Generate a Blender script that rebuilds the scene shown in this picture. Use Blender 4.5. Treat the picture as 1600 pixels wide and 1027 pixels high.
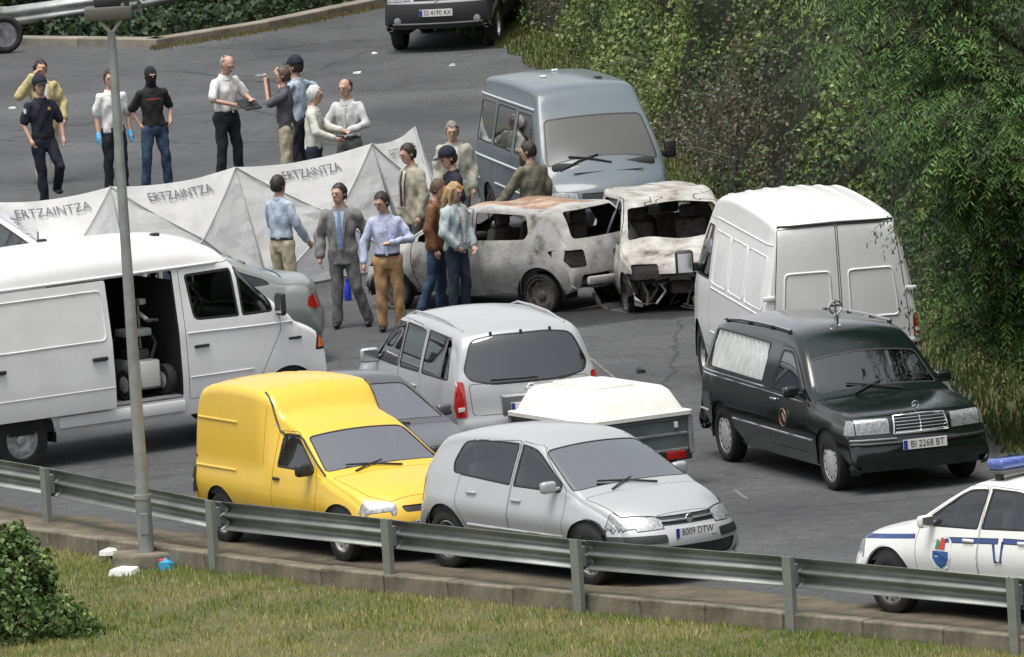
import bpy, bmesh, math, random
import numpy as np
from mathutils import Vector, Matrix, interpolate
from mathutils.bvhtree import BVHTree
R = math.radians
random.seed(7); RNG = np.random.default_rng(7)
for o in list(bpy.data.objects): bpy.data.objects.remove(o)
sc = bpy.context.scene
C = sc.collection

# ------------------------------------------------------------------ camera, sky, sun, exposure
F, TH, RHO, CH, CY = 19720.0, R(6.607), R(3.676), 18.127, -150.0   # focal length in photo pixels, pitch, roll, height
RIGHT = Vector((1, 0, 0)); UP0 = Vector((0, math.sin(TH), math.cos(TH))); FWD = Vector((0, math.cos(TH), -math.sin(TH)))
EX = RIGHT*math.cos(RHO) - UP0*math.sin(RHO); EU = RIGHT*math.sin(RHO) + UP0*math.cos(RHO)
CAMP = Vector((0, CY, CH))
cam = bpy.data.cameras.new('camera'); cam.sensor_width = 36; cam.lens = F/1600*36
cam.clip_start = 1; cam.clip_end = 3000
camo = bpy.data.objects.new('camera', cam); C.objects.link(camo); sc.camera = camo
camo.matrix_world = Matrix(((EX.x, EU.x, -FWD.x, CAMP.x), (EX.y, EU.y, -FWD.y, CAMP.y), (EX.z, EU.z, -FWD.z, CAMP.z), (0, 0, 0, 1)))
world = bpy.data.worlds.new('World'); sc.world = world; world.use_nodes = True
wn = world.node_tree; bg = wn.nodes['Background']
sky = wn.nodes.new('ShaderNodeTexSky'); sky.sky_type = 'NISHITA'; sky.sun_disc = False
SUN_EL, SUN_AZ = R(76), R(215)         # azimuth clockwise from +Y: high, behind the camera and a little to its left
sky.sun_elevation = SUN_EL; sky.sun_rotation = SUN_AZ; sky.air_density = 1.0; sky.dust_density = 2.0; sky.ozone_density = 1.0
hs = wn.nodes.new('ShaderNodeHueSaturation'); hs.inputs['Saturation'].default_value = .16
wn.links.new(sky.outputs[0], hs.inputs['Color']); wn.links.new(hs.outputs[0], bg.inputs['Color'])
bg.inputs['Strength'].default_value = .075
sun = bpy.data.lights.new('sun', 'SUN'); sun.energy = 1.5; sun.angle = R(34); sun.color = (1, .97, .92)
suno = bpy.data.objects.new('sun', sun); C.objects.link(suno)
sd = Vector((math.sin(SUN_AZ)*math.cos(SUN_EL), math.cos(SUN_AZ)*math.cos(SUN_EL), math.sin(SUN_EL)))
suno.rotation_euler = (-sd).to_track_quat('-Z', 'Y').to_euler(); suno.location = sd*60
sc.view_settings.view_transform = 'Standard'; sc.view_settings.look = 'None'
sc.view_settings.exposure = 1.25; sc.view_settings.gamma = 1
sc.render.engine = 'CYCLES'; sc.cycles.use_denoising = True
sc.cycles.max_bounces = 6; sc.cycles.transparent_max_bounces = 12; sc.cycles.caustics_reflective = False; sc.cycles.caustics_refractive = False

def g(px, py, z=0.0):
    """point of the plane z seen at photo pixel (px, py)"""
    d = FWD*F + EX*(px-800) - EU*(py-513.5)
    t = (z-CH)/d.z
    return CAMP + d*t
def pix(P):
    v = Vector(P)-CAMP; dep = v.dot(FWD)
    return 800+F*v.dot(EX)/dep, 513.5-F*v.dot(EU)/dep
def at(px, py, Y):
    """point seen at a pixel at world depth Y (depth chosen from what it stands beside)"""
    d = FWD*F + EX*(px-800) - EU*(py-513.5)
    return CAMP + d*((Y-CY)/d.y)

# ------------------------------------------------------------------ materials
MATS = {}
def mat(name, col, rough=.5, metal=0.0, coat=0.0, noise=0.0, nscale=8.0, bump=0.0, bscale=40.0, col2=None, spec=None, c2pos=(.35, .65), obj=True, detail=6):
    if name in MATS: return MATS[name]
    m = bpy.data.materials.new(name); m.use_nodes = True; nt = m.node_tree; b = nt.nodes['Principled BSDF']
    b.inputs['Base Color'].default_value = (*col, 1); b.inputs['Roughness'].default_value = rough; b.inputs['Metallic'].default_value = metal
    b.inputs['Coat Weight'].default_value = coat; b.inputs['Coat Roughness'].default_value = .06
    if spec is not None: b.inputs['Specular IOR Level'].default_value = spec
    tc = None
    if noise or bump or col2:
        tc = nt.nodes.new('ShaderNodeTexCoord')
    if noise or col2:
        n = nt.nodes.new('ShaderNodeTexNoise'); n.inputs['Scale'].default_value = nscale; n.inputs['Detail'].default_value = detail; n.inputs['Roughness'].default_value = .65
        nt.links.new(tc.outputs['Object'], n.inputs['Vector'])
        r = nt.nodes.new('ShaderNodeValToRGB'); nt.links.new(n.outputs['Fac'], r.inputs['Fac'])
        c2 = col2 if col2 else tuple(max(0, c*(1-noise)) for c in col)
        c1 = col if col2 else tuple(min(1, c*(1+noise*.6)) for c in col)
        r.color_ramp.elements[0].position = c2pos[0]; r.color_ramp.elements[0].color = (*c2, 1)
        r.color_ramp.elements[1].position = c2pos[1]; r.color_ramp.elements[1].color = (*c1, 1)
        nt.links.new(r.outputs[0], b.inputs['Base Color'])
    if bump:
        n2 = nt.nodes.new('ShaderNodeTexNoise'); n2.inputs['Scale'].default_value = bscale; n2.inputs['Detail'].default_value = 4
        nt.links.new(tc.outputs['Object'], n2.inputs['Vector'])
        bp = nt.nodes.new('ShaderNodeBump'); bp.inputs['Strength'].default_value = bump; bp.inputs['Distance'].default_value = .03
        nt.links.new(n2.outputs['Fac'], bp.inputs['Height']); nt.links.new(bp.outputs[0], b.inputs['Normal'])
    MATS[name] = m; return m
def paint(name, col, metal=0.0, rough=.35, dirt=.12):
    """car paint with clear coat; road film thickens towards patches, a little orange peel"""
    if name in MATS: return MATS[name]
    m = mat(name, col, rough, metal, .55)
    nt = m.node_tree; b = nt.nodes['Principled BSDF']; tc = nt.nodes.new('ShaderNodeTexCoord')
    n = nt.nodes.new('ShaderNodeTexNoise'); n.inputs['Scale'].default_value = 2.3; n.inputs['Detail'].default_value = 9; n.inputs['Roughness'].default_value = .7
    nt.links.new(tc.outputs['Object'], n.inputs['Vector'])
    mp = nt.nodes.new('ShaderNodeMapRange'); mp.inputs[1].default_value = .42; mp.inputs[2].default_value = .78; mp.inputs[3].default_value = 0; mp.inputs[4].default_value = dirt
    nt.links.new(n.outputs['Fac'], mp.inputs[0])
    mx = nt.nodes.new('ShaderNodeMix'); mx.data_type = 'RGBA'; mx.inputs[6].default_value = (*col, 1); mx.inputs[7].default_value = (.23, .2, .17, 1)
    nt.links.new(mp.outputs[0], mx.inputs[0]); nt.links.new(mx.outputs[2], b.inputs['Base Color'])
    a = nt.nodes.new('ShaderNodeMath'); a.operation = 'MULTIPLY_ADD'; a.inputs[1].default_value = 1.2; a.inputs[2].default_value = rough
    nt.links.new(mp.outputs[0], a.inputs[0]); nt.links.new(a.outputs[0], b.inputs['Roughness'])
    b.inputs['Coat Roughness'].default_value = .1
    return m
def glass(name, tint=(.35, .4, .4), refl=.12, dust=0.0, rough=.03, fk=1.4):
    """thin pane: part see-through, part mirror, stronger at grazing angles"""
    if name in MATS: return MATS[name]
    m = bpy.data.materials.new(name); m.use_nodes = True; nt = m.node_tree; nt.nodes.clear()
    out = nt.nodes.new('ShaderNodeOutputMaterial'); tr = nt.nodes.new('ShaderNodeBsdfTransparent'); tr.inputs[0].default_value = (*tint, 1)
    gl = nt.nodes.new('ShaderNodeBsdfGlossy'); gl.inputs['Roughness'].default_value = rough; gl.inputs[0].default_value = (.95, .97, 1, 1)
    fr = nt.nodes.new('ShaderNodeFresnel'); fr.inputs['IOR'].default_value = 1.5
    ad = nt.nodes.new('ShaderNodeMath'); ad.operation = 'MULTIPLY_ADD'; ad.inputs[1].default_value = fk; ad.inputs[2].default_value = refl; ad.use_clamp = True
    nt.links.new(fr.outputs[0], ad.inputs[0])
    mx = nt.nodes.new('ShaderNodeMixShader'); nt.links.new(ad.outputs[0], mx.inputs[0]); nt.links.new(tr.outputs[0], mx.inputs[1]); nt.links.new(gl.outputs[0], mx.inputs[2])
    if dust:
        df = nt.nodes.new('ShaderNodeBsdfDiffuse'); df.inputs[0].default_value = (.25, .255, .24, 1); m2 = nt.nodes.new('ShaderNodeMixShader'); m2.inputs[0].default_value = dust
        nt.links.new(mx.outputs[0], m2.inputs[1]); nt.links.new(df.outputs[0], m2.inputs[2]); mx = m2
    nt.links.new(mx.outputs[0], out.inputs[0]); MATS[name] = m; return m
def leafmat(name, rough=.6):
    """colour of every leaf comes from its own vertex colour"""
    if name in MATS: return MATS[name]
    m = mat(name, (.06, .1, .03), rough); nt = m.node_tree; b = nt.nodes['Principled BSDF']
    a = nt.nodes.new('ShaderNodeAttribute'); a.attribute_name = 'leaf'
    nt.links.new(a.outputs['Color'], b.inputs['Base Color'])
    t = nt.nodes.new('ShaderNodeBsdfTranslucent'); nt.links.new(a.outputs['Color'], t.inputs[0])
    mx = nt.nodes.new('ShaderNodeMixShader'); mx.inputs[0].default_value = .25
    nt.links.new(b.outputs[0], mx.inputs[1]); nt.links.new(t.outputs[0], mx.inputs[2])
    nt.links.new(mx.outputs[0], nt.nodes['Material Output'].inputs[0])
    return m
RUBBER = mat('rubber', (.022, .022, .023), .8, noise=.4, nscale=30)
BLACKP = mat('black_plastic', (.025, .026, .027), .5, noise=.3, nscale=12)
GREYP = mat('grey_plastic', (.12, .12, .125), .55)
TRIM = mat('cabin_trim', (.028, .029, .03), .85)
SEATM = mat('seat_cloth', (.13, .135, .145), .9, noise=.3, nscale=30)
UNDER = mat('underbody', (.012, .012, .012), .95)
CHROME = mat('chrome', (.75, .76, .77), .15, 1.0)
ALLOY = mat('alloy', (.5, .51, .52), .35, .8, noise=.3, nscale=14)
STEEL = mat('steel_wheel', (.48, .48, .48), .5, .3, noise=.4, nscale=14)
LENS = mat('clear_lens', (.44, .45, .46), .25, .2, .4, col2=(.15, .155, .16), nscale=28, c2pos=(.30, .66))
REDL = mat('red_lens', (.42, .012, .012), .15, 0, 1.0, noise=.3, nscale=25)
ORANGE = mat('orange_lens', (.75, .16, .015), .2, 0, 1.0)
WHITEL = mat('white_lens', (.75, .72, .7), .2, 0, 1.0)
PLATE = mat('plate_white', (.78, .78, .76), .4)
BLUEP = mat('plate_blue', (.02, .05, .32), .4)
INK = mat('plate_ink', (.02, .02, .02), .5)
GL = glass('glass_side', (.80, .85, .83), .04)
GLD = glass('glass_dark', (.12, .13, .13), .12)
GLW = glass('glass_windscreen', (.80, .85, .85), .42)

# ------------------------------------------------------------------ objects
def link(o, parent=None):
    C.objects.link(o)
    if parent is not None: o.parent = parent
    return o
def thing(name, label, cat, loc=(0, 0, 0), rz=0.0, group=None):
    o = bpy.data.objects.new(name, None); link(o); o.location = loc; o.rotation_euler = (0, 0, rz); o.empty_display_size = .2
    o['label'] = label; o['category'] = cat
    if group: o['group'] = group
    return o
def tag(o, label=None, cat=None, group=None, kind=None):
    for k, v in (('label', label), ('category', cat), ('group', group), ('kind', kind)):
        if v: o[k] = v
    return o
def meshobj(name, bm, m, parent=None, smooth=None, free=True):
    me = bpy.data.meshes.new(name); bm.to_mesh(me)
    if free: bm.free()
    for mm in (m if isinstance(m, (list, tuple)) else [m]): me.materials.append(mm)
    if smooth is not None:
        me.polygons.foreach_set('use_smooth', [True]*len(me.polygons))
        if smooth < 180: me.set_sharp_from_angle(angle=R(smooth))
    return link(bpy.data.objects.new(name, me), parent)
def pydata(name, v, f, m, parent=None, smooth=None):
    me = bpy.data.meshes.new(name); me.from_pydata([tuple(p) for p in v], [], f); me.update()
    for mm in (m if isinstance(m, (list, tuple)) else [m]): me.materials.append(mm)
    if smooth is not None:
        me.polygons.foreach_set('use_smooth', [True]*len(me.polygons))
        if smooth < 180: me.set_sharp_from_angle(angle=R(smooth))
    return link(bpy.data.objects.new(name, me), parent)
def tri_soup(name, V, n, m, col=None, parent=None):
    """V: (k*n,3) array of k n-gons; col: (k,3) leaf colours"""
    V = np.asarray(V, dtype=np.float32).reshape(-1, 3); k = len(V)//n
    me = bpy.data.meshes.new(name); me.vertices.add(k*n); me.vertices.foreach_set('co', V.ravel())
    me.loops.add(k*n); me.loops.foreach_set('vertex_index', np.arange(k*n, dtype=np.int32))
    me.polygons.add(k); me.polygons.foreach_set('loop_start', np.arange(0, k*n, n, dtype=np.int32))
    if col is not None:
        a = me.color_attributes.new('leaf', 'FLOAT_COLOR', 'POINT')
        cc = np.ones((k, n, 4), dtype=np.float32); cc[:, :, :3] = np.asarray(col)[:, None, :]
        a.data.foreach_set('color', cc.ravel())
    me.update(calc_edges=True); me.validate()
    me.materials.append(m)
    return link(bpy.data.objects.new(name, me), parent)
def box(bm, c, s, bev=0.0, rot=None, seg=2):
    r = bmesh.ops.create_cube(bm, size=1); vs = r['verts']
    M = Matrix.Translation(Vector(c)) @ (rot.to_4x4() if rot is not None else Matrix.Identity(4)) @ Matrix.Diagonal((*s, 1))
    bmesh.ops.transform(bm, matrix=M, verts=vs)
    if bev:
        es = list({e for v in vs for e in v.link_edges})
        bmesh.ops.bevel(bm, geom=es, offset=bev, segments=seg, affect='EDGES', profile=.5)
    return vs
def bx(c, s, bev=0.0, rot=None, seg=2):
    bm = bmesh.new(); box(bm, c, s, bev, rot, seg); return bm
def tube(bm, pts, r, seg=8, cap=True):
    pts = [Vector(p) for p in pts]; rs = r if isinstance(r, (list, tuple)) else [r]*len(pts)
    rings = []; prev = None
    for i, p in enumerate(pts):
        d = (pts[min(i+1, len(pts)-1)]-pts[max(i-1, 0)]).normalized()
        a = prev if prev is not None else (Vector((0, 0, 1)) if abs(d.z) < .9 else Vector((1, 0, 0)))
        n1 = (a - d*a.dot(d)).normalized(); n2 = d.cross(n1); prev = n1
        rings.append([bm.verts.new(p + (n1*math.cos(2*math.pi*k/seg) + n2*math.sin(2*math.pi*k/seg))*rs[i]) for k in range(seg)])
    for a, b in zip(rings, rings[1:]):
        for k in range(seg): bm.faces.new((a[k], a[(k+1) % seg], b[(k+1) % seg], b[k]))
    if cap:
        bm.faces.new(rings[0][::-1]); bm.faces.new(rings[-1])
def lathe(bm, prof, seg=24, axis='y', c=(0, 0, 0)):
    """prof: (radius, offset) pairs turned about an axis"""
    rings = []; c = Vector(c)
    for r, h in prof:
        ring = []
        for k in range(seg):
            a = 2*math.pi*k/seg; u, v = r*math.cos(a), r*math.sin(a)
            p = Vector((u, h, v)) if axis == 'y' else (Vector((u, v, h)) if axis == 'z' else Vector((h, u, v)))
            ring.append(bm.verts.new(c+p))
        rings.append(ring)
    for a, b in zip(rings, rings[1:]):
        for k in range(seg): bm.faces.new((a[k], a[(k+1) % seg], b[(k+1) % seg], b[k]))
    return rings
_txt = {}
def text_bm(s, size):
    cu = bpy.data.curves.new('t', 'FONT'); cu.body = s; cu.size = size; cu.align_x = 'CENTER'; cu.align_y = 'CENTER'; cu.resolution_u = 2
    o = bpy.data.objects.new('t', cu); C.objects.link(o)
    me = bpy.data.meshes.new_from_object(o.evaluated_get(bpy.context.evaluated_depsgraph_get()))
    bm = bmesh.new(); bm.from_mesh(me)
    bpy.data.objects.remove(o); bpy.data.curves.remove(cu); bpy.data.meshes.remove(me)
    return bm
# ------------------------------------------------------------------ vehicles
def chaikin(p, n=2):
    p = [Vector(q) for q in p]
    for _ in range(n):
        q = [p[0]]
        for a, b in zip(p, p[1:]): q += [a*.75+b*.25, a*.25+b*.75]
        q[1] = p[0]*.9+q[1]*.1; p = q + [p[-1]]
    return p
def rpoly(pts, r=.05, n=3):
    """polygon with rounded corners (convex), anticlockwise or not"""
    out = []; k = len(pts); P = [Vector(p) for p in pts]
    for i in range(k):
        rr = r[i] if isinstance(r, (list, tuple)) else r
        a, b, c = P[i-1], P[i], P[(i+1) % k]
        if rr <= 0: out.append(b); continue
        u = (a-b); v = (c-b); d = min(rr, u.length*.45, v.length*.45)
        p0 = b+u.normalized()*d; p1 = b+v.normalized()*d
        for j in range(n+1):
            t = j/n; out.append(p0*(1-t)**2+b*2*t*(1-t)+p1*t*t)
    return out
def circ(cx, cz, r, n=20, drop=None):
    """wheel arch outline: circle, carried straight down to z=drop"""
    if drop is None: return [Vector((cx+r*math.cos(2*math.pi*i/n), cz+r*math.sin(2*math.pi*i/n))) for i in range(n)]
    p = [Vector((cx+r*math.cos(math.pi*i/n), cz+r*math.sin(math.pi*i/n))) for i in range(n+1)]
    return p+[Vector((cx-r, drop)), Vector((cx+r, drop))]
def merge(bm, b2):
    me = bpy.data.meshes.new('m'); b2.to_mesh(me); b2.free(); bm.from_mesh(me); bpy.data.meshes.remove(me)
def tb(v):
    return [(-9, v), (9, v)] if isinstance(v, (int, float)) else v
class Vehicle:
    def __init__(s, name, label, cat, px, hd, paintm, S, group=None, z=0.0, ref=(0, 0, 0)):
        """px: photo pixel at which the vehicle's own point ref is seen; it stands on the ground"""
        p = g(*px, ref[2]+z)-Matrix.Rotation(R(hd), 3, 'Z') @ Vector((ref[0], ref[1], 0)); s.root = thing(name, label, cat, (p.x, p.y, z), R(hd), group); s.S = S; s.paint = paintm
        T = {k: tb(S[k]) for k in ('wid', 'belt', 'bot')}
        I = lambda k, x: float(np.interp(x, [a for a, _ in T[k]], [b for _, b in T[k]]))
        s.I = I
        tum = tb(S.get('tumble', .35)); crown = S.get('crown', .035); er0 = tb(S.get('er', .09)); hr = S.get('hoodroll', .1)
        tc, tuck, sh = S.get('tc', .62), S.get('tuck', .10), S.get('sh', .05); E = lambda t, x: float(np.interp(x, [a for a, _ in t], [b for _, b in t]))
        prof = chaikin(S['top'], S.get('chk', 2)); P = [prof[0]]
        for a, b in zip(prof, prof[1:]):
            n = max(1, int((b-a).length/.07))
            P += [a.lerp(b, (i+1)/n) for i in range(n)]
        s.W = max(b for _, b in T['wid']); x0, x1 = P[0].x, P[-1].x
        bf, br = S.get('bowf', .25), S.get('bowr', .15); rf, rr = S.get('rampf', 1.0), S.get('rampr', 1.0); bp = S.get('bowp', 2.4)
        bm = bmesh.new(); rings = []
        n1, n2, n3, n4 = 9, 8, 5, 7
        for q in P:
            x, zt = q.x, q.y; w = I('wid', x); zb = min(I('bot', x), zt-.04); zbelt = max(min(I('belt', x), zt-hr), zb+.02); zbelt = min(zbelt, zt-.012)
            hg = zt-zbelt; k = E(tum, x); er = min(E(er0, x), .7*hg); cr = min(crown, .3*hg)
            h = []
            for i in range(n1):
                t = i/(n1-1)
                y = w-tuck*max(0, 1-t/tc)**2 if t < tc else w-sh*(t-tc)/(1-tc)
                h.append((y, zb+(zbelt-zb)*t))
            yb = w-sh; ze = zt-cr-er; ye = yb
            for i in range(1, n2+1):
                t = i/n2; z = zbelt+(ze-zbelt)*t; ye = yb-k*(z-zbelt)-S.get('tcurve', .04)*hg*t*t
                h.append((ye, z))
            for i in range(1, n3+1):
                a = math.pi/2*i/n3; h.append((ye-er*(1-math.cos(a)), ze+er*math.sin(a)))
            y2 = ye-er
            for i in range(1, n4+1):
                t = 1-i/n4; h.append((y2*t, zt-cr*t*t))
            ring = []
            full = [(-y, z) for y, z in h]+[(y, z) for y, z in h[-2::-1]]
            for y, z in full:
                b = abs(y)/s.W; fx = max(0, min(1, (x-(x1-rf))/rf)); gx = max(0, min(1, ((x0+rr)-x)/rr))
                ring.append(bm.verts.new((x-bf*fx*fx*(3-2*fx)*b**bp+br*gx*gx*(3-2*gx)*b**bp, y, z)))
            rings.append(ring)
        for a, b in zip(rings, rings[1:]):
            for j in range(len(a)-1): bm.faces.new((a[j], b[j], b[j+1], a[j+1]))
        if S.get('dent'):
            for v in bm.verts:
                c = v.co; a = S['dent']
                v.co += Vector((math.sin(c.y*5+c.z*4), math.sin(c.x*4.3+c.z*6), math.sin(c.x*5+c.y*6.5)))*a
        bmesh.ops.recalc_face_normals(bm, faces=bm.faces); bm.normal_update()
        if sum(f.normal.z for f in bm.faces if abs(f.calc_center_median().y) < .3) < 0: bmesh.ops.reverse_faces(bm, faces=bm.faces); bm.normal_update()
        s.bm = bm; o = bm.copy(); bmesh.ops.triangulate(o, faces=o.faces); o.normal_update(); o.faces.ensure_lookup_table()
        s.orig = o; s.bvh = BVHTree.FromBMesh(o)
    def nrm(s, co):
        l, n, i, d = s.bvh.find_nearest(co)
        if l is None: return Vector((0, 0, 1))
        f = s.orig.faces[i]; w = interpolate.poly_3d_calc([v.co for v in f.verts], l)
        return (f.verts[0].normal*w[0]+f.verts[1].normal*w[1]+f.verts[2].normal*w[2]).normalized()
    def emit(s, name, bm, m, parent=None, custom=True, nf=None):
        me = bpy.data.meshes.new(name); bm.to_mesh(me); N = None
        if custom: N = nf if nf else [s.nrm(v.co) for v in bm.verts]
        bm.free(); me.materials.append(m)
        me.polygons.foreach_set('use_smooth', [True]*len(me.polygons))
        if custom: me.normals_split_custom_set_from_vertices([tuple(n) for n in N])
        return link(bpy.data.objects.new(name, me), parent if parent is not None else s.root)
    def _inside(s, poly, ax, lim=None):
        bm = s.bm; P = [Vector(p) for p in poly]
        if sum(a.x*b.y-b.x*a.y for a, b in zip(P, P[1:]+P[:1])) < 0: P = P[::-1]
        if ax in ('yl', 'yr'): u, v, D = 0, 2, Vector((0, 1 if ax == 'yl' else -1, 0))
        elif ax in ('xf', 'xr'): u, v, D = 1, 2, Vector((1 if ax == 'xf' else -1, 0, 0))
        else: u, v, D = 0, 1, Vector((0, 0, 1))
        lo = (min(p.x for p in P), min(p.y for p in P)); hi = (max(p.x for p in P), max(p.y for p in P))
        cand = []
        for f in bm.faces:
            if f.normal.dot(D) < .12: continue
            a = [w.co[u] for w in f.verts]; b = [w.co[v] for w in f.verts]
            if max(a) < lo[0] or min(a) > hi[0] or max(b) < lo[1] or min(b) > hi[1]: continue
            if lim and not lim(f.calc_center_median()): continue
            cand.append(f)
        for a, b in zip(P, P[1:]+P[:1]):
            d = b-a
            if d.length < 1e-5: continue
            n2 = Vector((d.y, -d.x)).normalized()
            no = Vector((0, 0, 0)); no[u] = n2.x; no[v] = n2.y; co = Vector((0, 0, 0)); co[u] = a.x; co[v] = a.y
            if not cand: return []
            geom = list({e for f in cand for e in f.edges})+list({w for f in cand for w in f.verts})+cand
            r = bmesh.ops.bisect_plane(bm, geom=geom, dist=1e-5, plane_co=co, plane_no=no)
            cand = [f for f in r['geom'] if isinstance(f, bmesh.types.BMFace) and f.is_valid and (f.calc_center_median()-co).dot(no) < 0]
        return cand
    def take(s, polys, ax, lim=None):
        """cut an outline out of the shell and hand it back as a sheet"""
        if not isinstance(polys[0], (list,)) or isinstance(polys[0][0], (int, float)): polys = [polys]
        nb = bmesh.new(); vm = {}
        for poly in polys:
            fs = s._inside(poly, ax, lim)
            for f in fs:
                vs = []
                for v in f.verts:
                    key = (round(v.co.x, 5), round(v.co.y, 5), round(v.co.z, 5))
                    if key not in vm: vm[key] = nb.verts.new(v.co)
                    vs.append(vm[key])
                try: nb.faces.new(vs)
                except ValueError: pass
            bmesh.ops.delete(s.bm, geom=fs, context='FACES')
        nb.normal_update(); return nb
    def cut(s, name, poly, ax, m, ring=0, ringm=None, off=0.0, ringoff=0.0, parent=None, rim=0.0, lim=None, ringname='seal'):
        nb = s.take(poly, ax, lim)
        if not nb.faces: nb.free(); return None
        o2 = None
        if ring:
            r = bmesh.ops.inset_region(nb, faces=nb.faces[:], thickness=ring, use_boundary=True, use_even_offset=True)
            rf = r['faces']
            if ringm is not None:
                rb = nb.copy(); rb.faces.ensure_lookup_table(); ids = {f.index for f in rf}; nb.faces.index_update()
                ids = {f.index for f in rf}; rb.faces.ensure_lookup_table()
                bmesh.ops.delete(rb, geom=[f for f in rb.faces if f.index not in ids], context='FACES')
            bmesh.ops.delete(nb, geom=rf, context='FACES')
        N = [s.nrm(v.co) for v in nb.verts]
        for v, n in zip(nb.verts, N): v.co += n*off
        if rim:
            be = [e for e in nb.edges if e.is_boundary]
            r = bmesh.ops.extrude_edge_only(nb, edges=be)
            for v in [x for x in r['geom'] if isinstance(x, bmesh.types.BMVert)]: v.co -= s.nrm(v.co)*rim
            N = None
        o = s.emit(name, nb, m, parent, custom=True, nf=N)
        if ring and ringm is not None:
            for v in rb.verts: v.co += s.nrm(v.co)*ringoff
            s.emit(ringname, rb, ringm, o)
        return o
    def both(s, name, poly, m, **k):
        return [s.cut(name, poly, ax, m, **k) for ax in ('yr', 'yl')]
    def liner(s, m=None, d=.03):
        b = s.bm.copy(); X0 = min(v.co.x for v in b.verts)+.7; X1 = max(v.co.x for v in b.verts)-.7
        bmesh.ops.delete(b, geom=[f for f in b.faces if (f.calc_center_median().x > X1 or f.calc_center_median().x < X0) and f.calc_center_median().z < .55], context='FACES')
        N = [s.nrm(v.co) for v in b.verts]
        for v, n in zip(b.verts, N): v.co -= n*d
        s.emit('interior_trim', b, m or TRIM, custom=False)
    def body(s, m=None): 
        s.bodyo = s.emit('body', s.bm, m or s.paint); return s.bodyo
    # -- fittings
    def under(s, z=None, m=None):
        x0 = min(v.co.x for v in s.orig.verts)+.12; x1 = max(v.co.x for v in s.orig.verts)-.15; W = s.W-.1
        z = z if z is not None else s.I('bot', 0)+.05; bm = bmesh.new()
        x0 += .25; x1 -= .35; box(bm, ((x0+x1)/2, 0, z+.03), (x1-x0, W*2-.55, .06), .02)
        f, r = s.S['ax']; R_ = s.S['wr']+.09; a, b = r+R_, f-R_
        box(bm, ((a+b)/2, 0, z+.032), (b-a, W*2, .058), .02)
        box(bm, (.3, .2, z-.05), (x1-x0-1.2, .14, .1), .04)
        meshobj('underbody', bm, m or UNDER, s.root)
    def arches(s, r=None, liner=True, lip=0.0, lipm=None, drop=-.2):
        r = r or s.S['wr']+.06
        for cx in s.S['ax']:
            for ax, sg in (('yr', -1), ('yl', 1)):
                nb = s.take(circ(cx, s.S['wr']+.01, r, 20, drop), ax); nb.free()
                bm = bmesh.new(); yo = sg*(s.I('wid', cx)-.035); seg = 20; n = s.S['wr']+.01
                rows = []
                for yy in (yo, yo-sg*.32):
                    rows.append([bm.verts.new((cx+(r+.012)*math.cos(math.pi*(1.06-1.12*i/seg)), yy, n+(r+.012)*math.sin(math.pi*(1.06-1.12*i/seg)))) for i in range(seg+1)])
                for i in range(seg): bm.faces.new((rows[0][i], rows[0][i+1], rows[1][i+1], rows[1][i]))
                bm.faces.new(rows[1])
                meshobj('wheel_arch_liner', bm, UNDER, s.root, smooth=40)
                if lip:
                    bm = bmesh.new(); y0 = sg*(s.I('wid', cx)-.015)
                    tube(bm, [(cx+(r+.005)*math.cos(math.pi*(i/18)), y0 + sg*.0, n+(r+.005)*math.sin(math.pi*(i/18))) for i in range(19)], lip, 6)
                    meshobj('wheel_arch_lip', bm, lipm or s.paint, s.root, smooth=60)
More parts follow.
